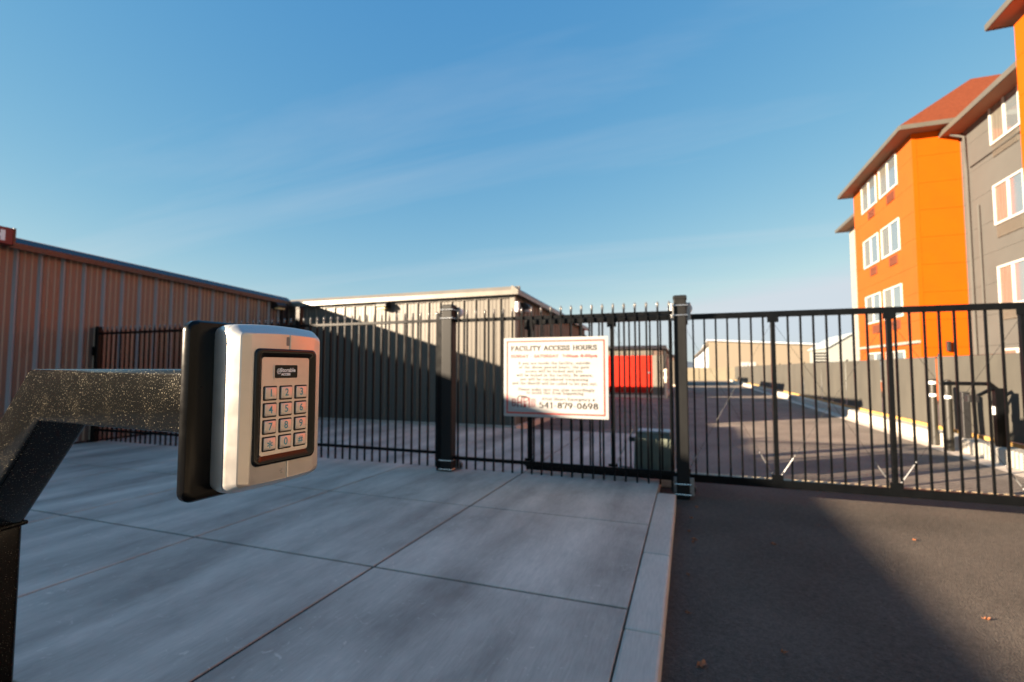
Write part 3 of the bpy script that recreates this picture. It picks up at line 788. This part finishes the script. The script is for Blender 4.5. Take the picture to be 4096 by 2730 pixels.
for k in range(9): rect(lg, 642, 716, 1124 + k * 14, 1131 + k * 14)
part('emblem', lg, 'signmaroon', n)
quad(lr, [(440, 1118), (470, 1078), (490, 1078), (456, 1122)]); quad(lr, [(478, 1078), (580, 1090), (604, 1112), (535, 1106), (520, 1122)])
part('emblem_roof', lr, 'signink', n)
tl = MB()
for a_, b_ in ((390, 440), (448, 520), (530, 590), (600, 690)): rect(tl, a_, b_, 1266, 1271)
part('emblem_line', tl, 'beigeshade', n)
for cx in (-W2 + 0.03, 0.02, W2 - 0.03):
    for z in (0.02, SH - 0.02):
        part('bolt', MB().cyl((cx, z), 0.006, -0.004, 0.0, 10, axis='y'), 'zinc', n)

# ================================================================== SCREEN FENCE AND THINGS ALONG IT
sf = thing('screen_fence', 'long olive-black wind-screen fence above the pale kerb beside the drive', 'fence', (4.78, 26, 0.0))
y = -3.0; k = 0
scr_cache = {}
while y < 55:
    L = 3.05
    zb_, zt_ = 0.165 - 0.0015 * y, 1.555 - 0.0013 * y
    vs, fs = [], []
    nx_, nz_ = 8, 4
    for i in range(nx_ + 1):
        for j in range(nz_ + 1):
            s_, t_ = i / nx_, j / nz_
            bulge = 0.02 * math.sin(math.pi * s_) * math.sin(math.pi * t_) + random.uniform(-.004, .004)
            sag = -0.012 * math.sin(math.pi * s_) if j == nz_ else 0
            vs.append((-0.02 - bulge, y - 26 + 0.02 + s_ * (L - 0.04), zb_ + t_ * (zt_ - zb_) + sag))
    for i in range(nx_):
        for j in range(nz_):
            a = i * (nz_ + 1) + j
            fs.append((a, a + nz_ + 1, a + nz_ + 2, a + 1))
    me = bpy.data.meshes.new('screen_panel'); me.from_pydata(vs, [], fs); me.materials.append(MT['mesh'])
    obj('screen_panel', me, sf)
    part('post', MB().cyl((0.035, y - 26), 0.03, -0.1, zt_ + 0.06, 10), 'black', sf)
    part('board', MB().box(-0.05, -0.025, y - 26 + 0.01, y - 26 + L - 0.01, zb_ - 0.075, zb_ - 0.005), 'board', sf)
    y += L
part('rail', MB().tube([(0.03, -29, 1.54), (0.03, 29, 1.465)], 0.02, 8), 'black', sf)

def steel_bollard(x, y, label):
    p = thing('bollard', label, 'bollard', (x, y, AZ))
    part('pipe', MB().cyl((0, 0), 0.055, 0, 1.2, 16).ball((0, 0, 1.2), 0.055, 16, 8, 0.5), 'bollard', p, smooth=True)
    for z in (0.90, 1.13): part('reflective_band', MB().cyl((0, 0), 0.0575, z, z + 0.05, 16), 'white', p, smooth=40)
steel_bollard(4.26, 11.15, 'olive bollard with two white bands, farther from the sliding gate')
steel_bollard(4.20, 10.45, 'olive bollard with two white bands, nearer the bent exit pedestal')
p = thing('exit_pedestal', 'bent black gooseneck exit pedestal on the kerb in front of the screen fence', 'pedestal', (4.44, 9.5, 0.10))
def sq_tube(path, w):
    return MB().tube(path, w * 0.7, 4)
part('post', MB().box(-0.06, 0.06, -0.05, 0.05, 0, 0.90), 'black', p)
part('arm', MB().tube([(0, 0, 0.86), (-0.10, 0, 0.965), (-0.68, 0.05, 0.965)], 0.032, 10), 'black', p)
part('strut', MB().tube([(-0.06, 0, 0.90), (-0.31, 0, 0.745)], 0.026, 10), 'black', p)
part('keypad_box', MB().box(-0.40, -0.26, -0.06, 0.06, 0.68, 0.79), 'dark', p, bevel=0.01)
part('tag_plate', MB().box(-0.115, -0.061, -0.02, 0.02, 0.50, 0.62), 'white', p)
part('base_plate', MB().box(-0.1, 0.1, -0.1, 0.1, -0.005, 0.012), 'galv', p)
p = thing('short_post', 'short flat black post on the kerb between the bollards and the exit pedestal', 'post', (4.43, 10.45, 0.10))
part('post', MB().box(-0.055, 0.055, -0.05, 0.05, 0, 0.80, 0.008), 'dark', p)
part('base_plate', MB().box(-0.09, 0.09, -0.09, 0.09, -0.005, 0.012), 'galv', p)

# ================================================================== HOTEL
HZ = AZ
hotel = thing('hotel_building', 'four-storey hotel with orange bays, grey walls and red hipped roof', 'building', (10.5, 24.1, HZ))
hx, hy = 10.5, 24.1
def lx(x): return x - hx
def ly(y): return y - hy
EZ = 11.05 - HZ
BAND = 1.13
def bands(name, m, x0, x1, y0, y1, face):
    """render bands with recessed joints over a core"""
    z = 0.0; k = 0
    while z < EZ - 0.05:
        z1 = min(z + BAND, EZ)
        part(name, MB().box(x0, x1, y0, y1, z + 0.004, z1 - 0.004), m, hotel)
        z = z1
def window(x, y0, y1, z0, z1, m1='curtain', m2='glass'):
    """window in a -X facing wall at x"""
    w = part('window', MB().box(x - 0.045, x + 0.05, y0, y1, z0, z0 + 0.07).box(x - 0.045, x + 0.05, y0, y1, z1 - 0.07, z1).box(x - 0.045, x + 0.05, y0, y0 + 0.07, z0 + 0.0701, z1 - 0.0701).box(x - 0.045, x + 0.05, y1 - 0.07, y1, z0 + 0.0701, z1 - 0.0701), 'vinyl', hotel)
    ym = (y0 + y1) / 2
    part('mullion', MB().box(x - 0.04, x + 0.03, ym - 0.05, ym + 0.05, z0 + 0.071, z1 - 0.071), 'vinyl', w)
    part('pane', MB().box(x - 0.012, x + 0.02, y0 + 0.071, ym - 0.051, z0 + 0.071, z1 - 0.071), m2, w)
    part('pane', MB().box(x - 0.012, x + 0.02, ym + 0.051, y1 - 0.071, z0 + 0.071, z1 - 0.071), m1, w)
    return w
def grille(x, y0, y1, z0, z1, m):
    g_ = MB().box(x - 0.03, x, y0, y1, z0, z1)
    o_ = part('air_conditioner', g_, m, hotel)
    sl = MB()
    nn = 6
    for i in range(nn):
        z = z0 + (z1 - z0) * (i + 0.5) / nn
        sl.box(x - 0.045, x - 0.0301, y0 + 0.04, y1 - 0.04, z - 0.012, z + 0.012)
    part('louvre', sl, m, o_)
def bay(y0, y1, mx, my, x0=8.9):
    part('wall_core', MB().box(lx(x0 + 0.03), lx(11.5), ly(y0 + 0.03), ly(y1 - 0.03), 0, EZ), mx, hotel)
    bands('wall_band', mx, lx(x0), lx(x0 + 0.0299), ly(y0 + 0.0), ly(y1), 'x')
    bands('wall_band', my, lx(x0 + 0.0301), lx(10.55), ly(y0), ly(y0 + 0.0299), 'y')
    bands('wall_band', mx, lx(x0 + 0.0301), lx(10.55), ly(y1 - 0.0299), ly(y1), 'y')
    part('corner_bead', MB().box(lx(x0 - 0.006), lx(x0 + 0.16), ly(y0 - 0.006), ly(y0 - 0.0005), 0, EZ - 0.001), my, hotel)
def eave_roof(x0, x1, y0, y1, z, rise, ridge_y=None):
    """soffit, fascia board and hip roof"""
    part('soffit', MB().box(lx(x0) + 0.02, lx(x1), ly(y0) + 0.02, ly(y1) - 0.02, z, z + 0.03), 'soffit', hotel)
    fb = MB()
    fb.box(lx(x0) - 0.02, lx(x0) + 0.0199, ly(y0), ly(y1), z - 0.02, z + 0.17)
    fb.box(lx(x0) + 0.02, lx(x1), ly(y0) - 0.02, ly(y0) + 0.0199, z - 0.02, z + 0.17)
    fb.box(lx(x0) + 0.02, lx(x1), ly(y1) - 0.0199, ly(y1) + 0.02, z - 0.02, z + 0.17)
    part('gutter', fb, 'eave', hotel, bevel=0.008)
    h = (y1 - y0) / 2; ym = ly((y0 + y1) / 2)
    a, b_, c_, d_ = (lx(x0), ly(y0), z + 0.16), (lx(x1), ly(y0), z + 0.16), (lx(x1), ly(y1), z + 0.16), (lx(x0), ly(y1), z + 0.16)
    r0, r1 = (lx(x0) + h, ym, z + rise), (lx(x1), ym, z + rise)
    part('roof', MB().add([a, b_, c_, d_, r0, r1], [(0, 1, 5, 4), (2, 3, 4, 5), (3, 0, 4), (1, 2, 5), (0, 3, 2, 1)]), 'shingle', hotel)
# main body behind, grey
part('wall_core', MB().box(lx(10.56), lx(24), ly(-6), ly(38.4), 0, EZ - 0.3), 'hotelgrey', hotel)
def grey_wall(y0, y1, m='hotelgrey'):
    z = 0.0
    while z < EZ - 0.35:
        z1 = min(z + BAND, EZ - 0.3)
        part('wall_band', MB().box(lx(10.5), lx(10.5599), ly(y0), ly(y1), z + 0.004, z1 - 0.004), m, hotel)
        z = z1
grey_wall(17.36, 24.1); grey_wall(31.64, 38.4, 'hotelwhite'); grey_wall(-6, 9.6)
part('wall_core', MB().box(lx(10.6), lx(20), ly(38.401), ly(38.44), 0, EZ - 0.3), 'hotelwhite', hotel)
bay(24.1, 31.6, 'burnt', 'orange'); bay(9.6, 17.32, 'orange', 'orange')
eave_roof(8.3, 17, 23.5, 32.2, EZ, 3.75); eave_roof(8.45, 17, 9.0, 17.72, EZ + 0.22, 3.75)
# eave and roof of the main body
def main_eave(y0, y1, x=9.85):
    part('soffit', MB().box(lx(x), lx(10.6), ly(y0), ly(y1), EZ - 0.32, EZ - 0.29), 'soffit', hotel)
    part('gutter', MB().box(lx(x) - 0.04, lx(x) - 0.0001, ly(y0), ly(y1), EZ - 0.34, EZ - 0.14), 'eave', hotel)
    part('roof', MB().add([(lx(x) - 0.02, ly(y0), EZ - 0.15), (lx(x) - 0.02, ly(y1), EZ - 0.15), (lx(17), ly(y1), EZ + 3.6), (lx(17), ly(y0), EZ + 3.6)], [(0, 3, 2, 1)]), 'shingle', hotel)
main_eave(17.95, 24.6); main_eave(31.0, 39.0); main_eave(-6.5, 8.95)
rows = [10.92, 7.98, 5.04, 2.10]
for zt_ in rows:
    z1 = zt_ - HZ; z0 = z1 - 1.45
    for (ya, yb_) in ((25.65, 27.75), (28.15, 30.25)):
        window(lx(8.9), ly(ya), ly(yb_), z0, z1)
        if zt_ > 3: grille(lx(8.9), ly(ya + 0.35), ly(ya + 1.25), z0 - 0.52, z0 - 0.10, 'vent')
    for (ya, yb_) in ((11.2, 13.3), (13.9, 16.0)):
        window(lx(8.9), ly(ya), ly(yb_), z0, z1)
        grille(lx(8.9), ly(ya + 0.35), ly(ya + 1.25), z0 - 0.52, z0 - 0.10, 'vent')
    for (ya, yb_) in ((20.35, 22.05), (18.0, 19.6), (5.5, 7.2), (1.5, 3.2)):
        window(lx(10.5), ly(ya), ly(yb_), z0 - 0.1, z1 - 0.1)
        grille(lx(10.5), ly(ya + 0.15), ly(yb_ - 0.1), z0 - 0.58, z0 - 0.14, 'ventgrey')
part('downspout', MB().tube([(lx(10.05), ly(23.75), EZ - 0.4), (lx(10.40), ly(23.6), EZ - 0.62), (lx(10.43), ly(23.6), EZ - 2.0), (lx(10.43), ly(23.6), 0.2)], 0.05, 8), 'hotelgrey', hotel)
part('downspout', MB().tube([(lx(10.44), ly(22.95), 7.6), (lx(10.44), ly(22.95), 0.2)], 0.035, 8), 'hotelgrey', hotel)
part('conduit', MB().tube([(lx(10.46), ly(23.4), 9.25), (lx(10.46), ly(20.0), 9.25)], 0.03, 8), 'hotelgrey', hotel)
part('ledge', MB().box(lx(8.8), lx(8.8999), ly(24.1), ly(31.6), 2.45, 2.56), 'hotelwhite', hotel)
wl1 = part('wall_lamp', MB().box(lx(9.7), lx(9.82), ly(24.1) - 0.14, ly(24.1) - 0.001, 2.1, 2.5), 'dark', hotel, bevel=0.02)

# ================================================================== FAR THINGS
w = thing('block_wall', 'low cream block wall closing the far end of the asphalt drive', 'wall', (0, 60.5, AZ))
x = -14.0
while x < 4.4:
    part('wall_bay', MB().box(x + 0.01, x + 2.99, -0.1, 0.1, 0, 1.50), 'farwall', w)
    part('pier', MB().box(x - 0.15, x + 0.15, -0.16, 0.16, 0, 1.56), 'farwall', w)
    x += 3.0
wh = thing('warehouse', 'large beige steel warehouse with a thin blue roof edge beyond the drive', 'building', (3.83, 100, AZ))
part('wall', MB().prism([(0, 0), (0, 6.68), (26.2, 5.1), (26.2, 0)], 'y', 0, 34), 'beige', wh)
part('roof', MB().prism([(-0.4, 6.72), (-0.4, 6.95), (26.6, 5.33), (26.6, 5.10)], 'y', -0.5, 34.5), 'beigeshade', wh)
part('lean_to', MB().prism([(-2.3, 0), (-2.3, 3.9), (-0.01, 6.3), (-0.01, 0)], 'y', 4, 30), 'beigeshade', wh)  # wall in shade, its bluish tone put into the colour
part('lean_to_roof', MB().prism([(-2.6, 3.75), (-2.6, 3.95), (-0.01, 6.55), (-0.01, 6.32)], 'y', 3.6, 30.4), 'beige', wh)
part('door', MB().box(5.2, 8.0, -0.05, -0.002, 0, 2.6), 'signwhite', wh)
pb = thing('shed', 'pale grey-green gabled shed standing between the warehouse and the hotel', 'building', (14.6, 62, AZ))
part('wall', MB().prism([(0, 0), (0, 3.75), (2.1, 5.1), (4.2, 3.75), (4.2, 0)], 'y', 0, 9), 'paleblock', pb)
part('roof', MB().loft([[(-.2, y, 3.66), (-.2, y, 3.78), (2.1, y, 5.27), (4.4, y, 3.78), (4.4, y, 3.66), (2.1, y, 5.13)] for y in (-.2, 9.2)]), 'optop', pb)
for k in range(7):
    part('louvre', MB().box(-1.2, -0.05, 0.5, 0.54, 1.1 + k * 0.32, 1.28 + k * 0.32), 'bronze', pb)

# ================================================================== FALLEN LEAVES
random.seed(21)
def leaf_mesh(s):
    out = []
    n = 22
    for i in range(n):
        a = 2 * math.pi * i / n
        r = s * (0.55 + 0.45 * abs(math.cos(2.5 * a))) * (1.25 if math.cos(a) > 0 else 0.9)
        out.append((r * math.cos(a), 0.7 * r * math.sin(a), 0.006 + 0.012 * math.sin(a * 2 + 1) ** 2))
    vs = out + [(0, 0, 0.004)]
    fs = [(i, (i + 1) % n, n) for i in range(n)]
    top = MB().add(vs, fs)
    st = [(-s * 0.85, 0, 0.006), (-s * 1.5, 0.004, 0.012)]
    top.tube(st, 0.0012, 5)
    return top.mesh('leaf', 'leaf')
lm = [leaf_mesh(0.020), leaf_mesh(0.030), leaf_mesh(0.014)]
for (x, y, k) in ((0.03, 2.55, 1), (0.0, 4.95, 0), (-0.02, 4.55, 2), (0.02, 4.35, 0), (0.01, 4.28, 2), (-0.03, 3.6, 2), (0.05, 5.35, 0), (-0.03, 3.05, 2), (0.62, 4.45, 0), (1.72, 4.95, 2), (1.55, 3.55, 2), (0.75, 2.12, 1), (0.42, 2.8, 2), (1.95, 2.9, 2), (2.6, 4.4, 2), (2.2, 3.7, 2)):
    tag(obj('leaf', lm[k], None, (x, y, AZ + 0.002), random.uniform(0, 6.3)), 'small dry russet leaf lying on the asphalt', 'leaf', 'fallen leaves on the asphalt')

# ================================================================== KEYPAD PEDESTAL (in focus)
KP = Vector((-0.4073, 0.3525, 0)); KA = R(86)
T = Vector((math.cos(KA), math.sin(KA), 0)); Bk = Vector((-math.sin(KA), math.cos(KA), 0))
POST = (0.000, 0.500)          # (s, o) of the post axis
base = KP + T * POST[0] + Bk * POST[1]
kp = thing('keypad_pedestal', 'dusty black gooseneck pedestal carrying a champagne twelve-key gate keypad', 'keypad', tuple(base), KA)
def k3(s_, o_, z_): return (s_ / 1000 - POST[0], o_ / 1000 - POST[1], 1.3 + z_ / 1000)
def rrect(s0, s1, z0, z1, r, o_, n=5, dome=0.0):
    pts = []
    for cx, cz, a0 in ((s1 - r, z1 - r, 0), (s0 + r, z1 - r, 90), (s0 + r, z0 + r, 180), (s1 - r, z0 + r, 270)):
        for i in range(n + 1):
            a = R(a0 + 90 * i / n); pts.append([cx + r * math.cos(a), cz + r * math.sin(a)])
    if dome:
        # subdivide the top and bottom edges by bending corner points only is too coarse: insert mid points
        out = []
        k = len(pts)
        for i in range(k):
            p, q = pts[i], pts[(i + 1) % k]
            out.append(p)
            m_ = 12 if abs(p[1] - q[1]) < 1e-6 and abs(p[0] - q[0]) > r else 0
            for j in range(1, m_): out.append([p[0] + (q[0] - p[0]) * j / m_, p[1]])
        sm, hw, zm_ = (s0 + s1) / 2, (s1 - s0) / 2, (z0 + z1) / 2
        for p in out:
            b_ = dome * (1 - ((p[0] - sm) / hw) ** 2)
            p[1] += b_ if p[1] > zm_ else -b_ * 0.6
        pts = out
    return [k3(p[0], o_, p[1]) for p in pts]

# gooseneck: square tube, horizontal arm, 45 degree elbow, post
w0, w1 = -28.5, 27.5
arm_path_top = [(44, -0.5), (336, -0.5), (498, -167), (533, -202), (533, -1280)]
arm_path_bot = [(44, -62.5), (310, -62.5), (470, -215), (470, -215), (470, -1280)]
top = [(44, -0.5), (336, -0.5), (533, -190), (533, -1288)]
bot = [(44, -62.5), (310, -62.5), (470, -216), (470, -1288)]
def tube_rings(r):
    rings = []
    for (a, b_) in zip(top, bot):
        d = Vector((b_[0] - a[0], b_[1] - a[1])); L = d.length; d /= L
        c = []
        for (t, s_) in ((0, 0), (0, 1), (1, 1), (1, 0)):
            sa = w0 if s_ == 0 else w1; ta = 0 if t == 0 else L
            ds = 1 if s_ == 0 else -1; dt = 1 if t == 0 else -1
            # rounded corner: 4 points
            arc = []
            for i in range(5):
                al = R(90 * i / 4)
                arc.append((sa + ds * r * (1 - math.cos(al)), ta + dt * r * (1 - math.sin(al))))
            if (t, s_) in ((0, 1), (1, 0)): arc.reverse()
            c += arc
        rings.append([k3(sa, a[0] + d.x * ta, a[1] + d.y * ta) for sa, ta in c])
    return rings
part('gooseneck', MB().loft(tube_rings(6.0)), 'blackdust', kp, smooth=30)
wm = MB()
for zz in (-219, ):
    ringpts = [(w0 - 1.2, 468.5), (w1 + 1.2, 468.5), (w1 + 1.2, 534.5), (w0 - 1.2, 534.5), (w0 - 1.2, 468.5)]
    wm.tube([k3(a, b_, zz + 6 * math.sin(i * 2.1)) for i, (a, b_) in enumerate(ringpts)], 0.0035, 8)
part('weld_bead', wm, 'blackdust', kp, smooth=True)
part('base_plate', MB().box(-0.10, 0.10, -0.10, 0.10, 0.0, 0.012, 0.004), 'blackdust', kp)

# mounting plate
part('mounting_plate', MB().loft([rrect(-27.5, 128, -126, 45, 10, 47.5), rrect(-29, 130, -128, 47, 11, 46), rrect(-29, 130, -128, 47, 11, 40.5), rrect(-27, 128, -126, 45, 10, 37.9), rrect(-24, 125, -123, 42, 9, 37.3)]), 'blackplate', kp, smooth=40)
# housing
hs = part('keypad_housing', MB().loft([rrect(-3, 102, -120, 42, 8, 37.2, dome=2.5), rrect(-5.5, 104.5, -121.5, 43, 9, 28, dome=3), rrect(-5.5, 104.5, -121.5, 43, 9, 14.5, dome=3), rrect(-4.6, 103.6, -120.6, 42, 8.5, 11.5, dome=2.8), rrect(-0.8, 99.8, -116.5, 36.5, 6.5, 2.6, dome=1.8), rrect(0.4, 98.6, -115.6, 35.6, 6, 1.7, dome=1.6), rrect(8.4, 90.6, -115.0, 35.0, 3, 0.25, dome=1.5), rrect(9.6, 89.4, -114.6, 34.6, 3, 0.0, dome=1.4)]), 'silver', kp, smooth=22)
part('seam', MB().loft([rrect(-5.75, 104.75, -121.8, 43.25, 9, 16.3, dome=3), rrect(-5.75, 104.75, -121.8, 43.25, 9, 15.9, dome=3)], cap=False), 'dark', hs)
# ridge and indicator
part('ridge', MB().box(*[t for ab in ((k3(54.8, 0, 0)[0], k3(57.2, 0, 0)[0]), (k3(0, -1.0, 0)[1], k3(0, 0.3, 0)[1]), (k3(0, 0, -115.5)[2], k3(0, 0, -97.5)[2])) for t in ab]), 'silver', hs, bevel=0.0004)
part('ridge', MB().box(*[t for ab in ((k3(55.2, 0, 0)[0], k3(57.2, 0, 0)[0]), (k3(0, -1.0, 0)[1], k3(0, 0.3, 0)[1]), (k3(0, 0, 20.5)[2], k3(0, 0, 36.0)[2])) for t in ab]), 'silver', hs, bevel=0.0004)
part('indicator', MB().loft([rrect(51.2, 54.6, 24.2, 33.6, 1.0, 0.1), rrect(51.2, 54.6, 24.2, 33.6, 1.0, -0.35)]), 'led', hs)
# gloss bezel ring
def ring_loft(rs):
    mb = MB(); mb.loft(rs, cap=False); return mb
part('bezel', ring_loft([rrect(13, 91, -98, 20.5, 6, 0.1), rrect(13, 91, -98, 20.5, 6, -1.2), rrect(14.0, 90, -97, 19.5, 6, -2.6), rrect(16.2, 87.8, -95, 17.5, 5, -2.9), rrect(18.6, 85.4, -92.6, 15.2, 4, -2.2), rrect(21.2, 81.8, -88.6, 11.6, 3, -0.45)]), 'gloss', kp, smooth=50)
part('key_panel', MB().loft([rrect(21.4, 81.6, -88.4, 11.4, 2.5, -0.1), rrect(21.4, 81.6, -88.4, 11.4, 2.5, -0.5)]), 'silver', kp)
# logo plate
lp = part('logo_plate', MB().loft([rrect(36, 65.5, -10.3, 3.8, 1.5, -0.45), rrect(36, 65.5, -10.3, 3.8, 1.5, -0.9)]), 'gloss', kp)
part('logo_frame', ring_loft([rrect(35.6, 66.2, -10.9, 4.2, 1.8, -0.4), rrect(35.6, 66.2, -10.9, 4.2, 1.8, -1.25), rrect(36.2, 65.3, -10.1, 3.6, 1.4, -1.25), rrect(36.2, 65.3, -10.1, 3.6, 1.4, -0.8)]), 'silver', lp)
def face_text(txt, size, m, name, s_, z_, o_, parent, off=0.0):
    me = font_mesh(txt, size, m, name, offset=off)
    # text lies in xy; stand it up: x -> s, y -> z, facing -o
    me.transform(Matrix(((1, 0, 0, 0), (0, 0, -1, 0), (0, 1, 0, 0), (0, 0, 0, 1))))
    return obj(name, me, parent, k3(s_, o_, z_))
tag(face_text('Storable', 0.0058, 'white', 'lettering', 53.0, -1.9, -1.0, lp, 0.0002), kind='stuff')
tag(face_text('ACCESS', 0.0033, 'white', 'lettering', 50.4, -6.3, -1.0, lp, 0.0002), kind='stuff')
em = MB()
def eseg(a, b_, w=0.26):
    d = Vector((b_[0] - a[0], b_[1] - a[1])).normalized(); nn = (-d.y * w, d.x * w)
    q = [(a[0] + nn[0] - d.x * w * .5, a[1] + nn[1] - d.y * w * .5), (a[0] - nn[0] - d.x * w * .5, a[1] - nn[1] - d.y * w * .5), (b_[0] - nn[0] + d.x * w * .5, b_[1] - nn[1] + d.y * w * .5), (b_[0] + nn[0] + d.x * w * .5, b_[1] + nn[1] + d.y * w * .5)]
    em.add([k3(s_, -1.0, z_) for s_, z_ in q], [(0, 1, 2, 3)])
hexp = [(41.8 + 2.55 * math.cos(R(60 * i)), -3.0 + 2.95 * math.sin(R(60 * i))) for i in range(6)]
for i in range(6): eseg(hexp[i], hexp[(i + 1) % 6])
eseg((40.3, -4.4), (41.5, -0.8)); eseg((41.3, -5.0), (43.0, -0.8)); eseg((40.6, -2.9), (43.6, -2.9)); eseg((42.6, -3.0), (43.3, -1.0))
part('emblem', em, 'white', lp)
# keys
well_me = MB().loft([rrect(0, 16.4, -15, 0, 1.4, 0), rrect(0, 16.4, -15, 0, 1.4, -0.25)])
cap_rings = [rrect(0, 13.6, -12.1, 0, 0.9, 0), rrect(0, 13.6, -12.1, 0, 0.9, -1.35), rrect(0.25, 13.35, -11.85, -0.25, 0.8, -1.6)]
org = Vector(k3(0, 0, 0))
def local_mesh(rings, m, name, smooth=False):
    mb = MB().loft(rings); mb.v = [tuple(Vector(p) - org) for p in mb.v]
    return mb.mesh(name, m, smooth)
wme = local_mesh([rrect(0, 16.4, -15, 0, 1.4, 0), rrect(0, 16.4, -15, 0, 1.4, -0.25)], 'well', 'key_well')
cme = local_mesh(cap_rings, 'keycap', 'key', 40)
labels = ['1', '2', '3', '4', '5', '6', '7', '8', '9', '*', '0', '#']
for i, ch in enumerate(labels):
    r_, c_ = divmod(i, 3)
    s0 = 23.6 + 19.4 * c_; z0 = -18.0 - 17.15 * r_
    obj('key_well', wme, kp, k3(s0, -0.48, z0))
    key = obj('key', cme, kp, k3(s0 + 1.5, -0.6, z0 - 1.4))
    me = font_mesh(ch, 0.0108 if ch != '*' else 0.0165, 'teal', 'numeral', offset=0.00018)
    me.transform(Matrix(((0.92, 0, 0, 0), (0, 0, -1, 0), (0, 1, 0, 0), (0, 0, 0, 1))))
    obj('numeral', me, key, (0.0068, -0.00172, -0.0060 if ch != '*' else -0.0098))
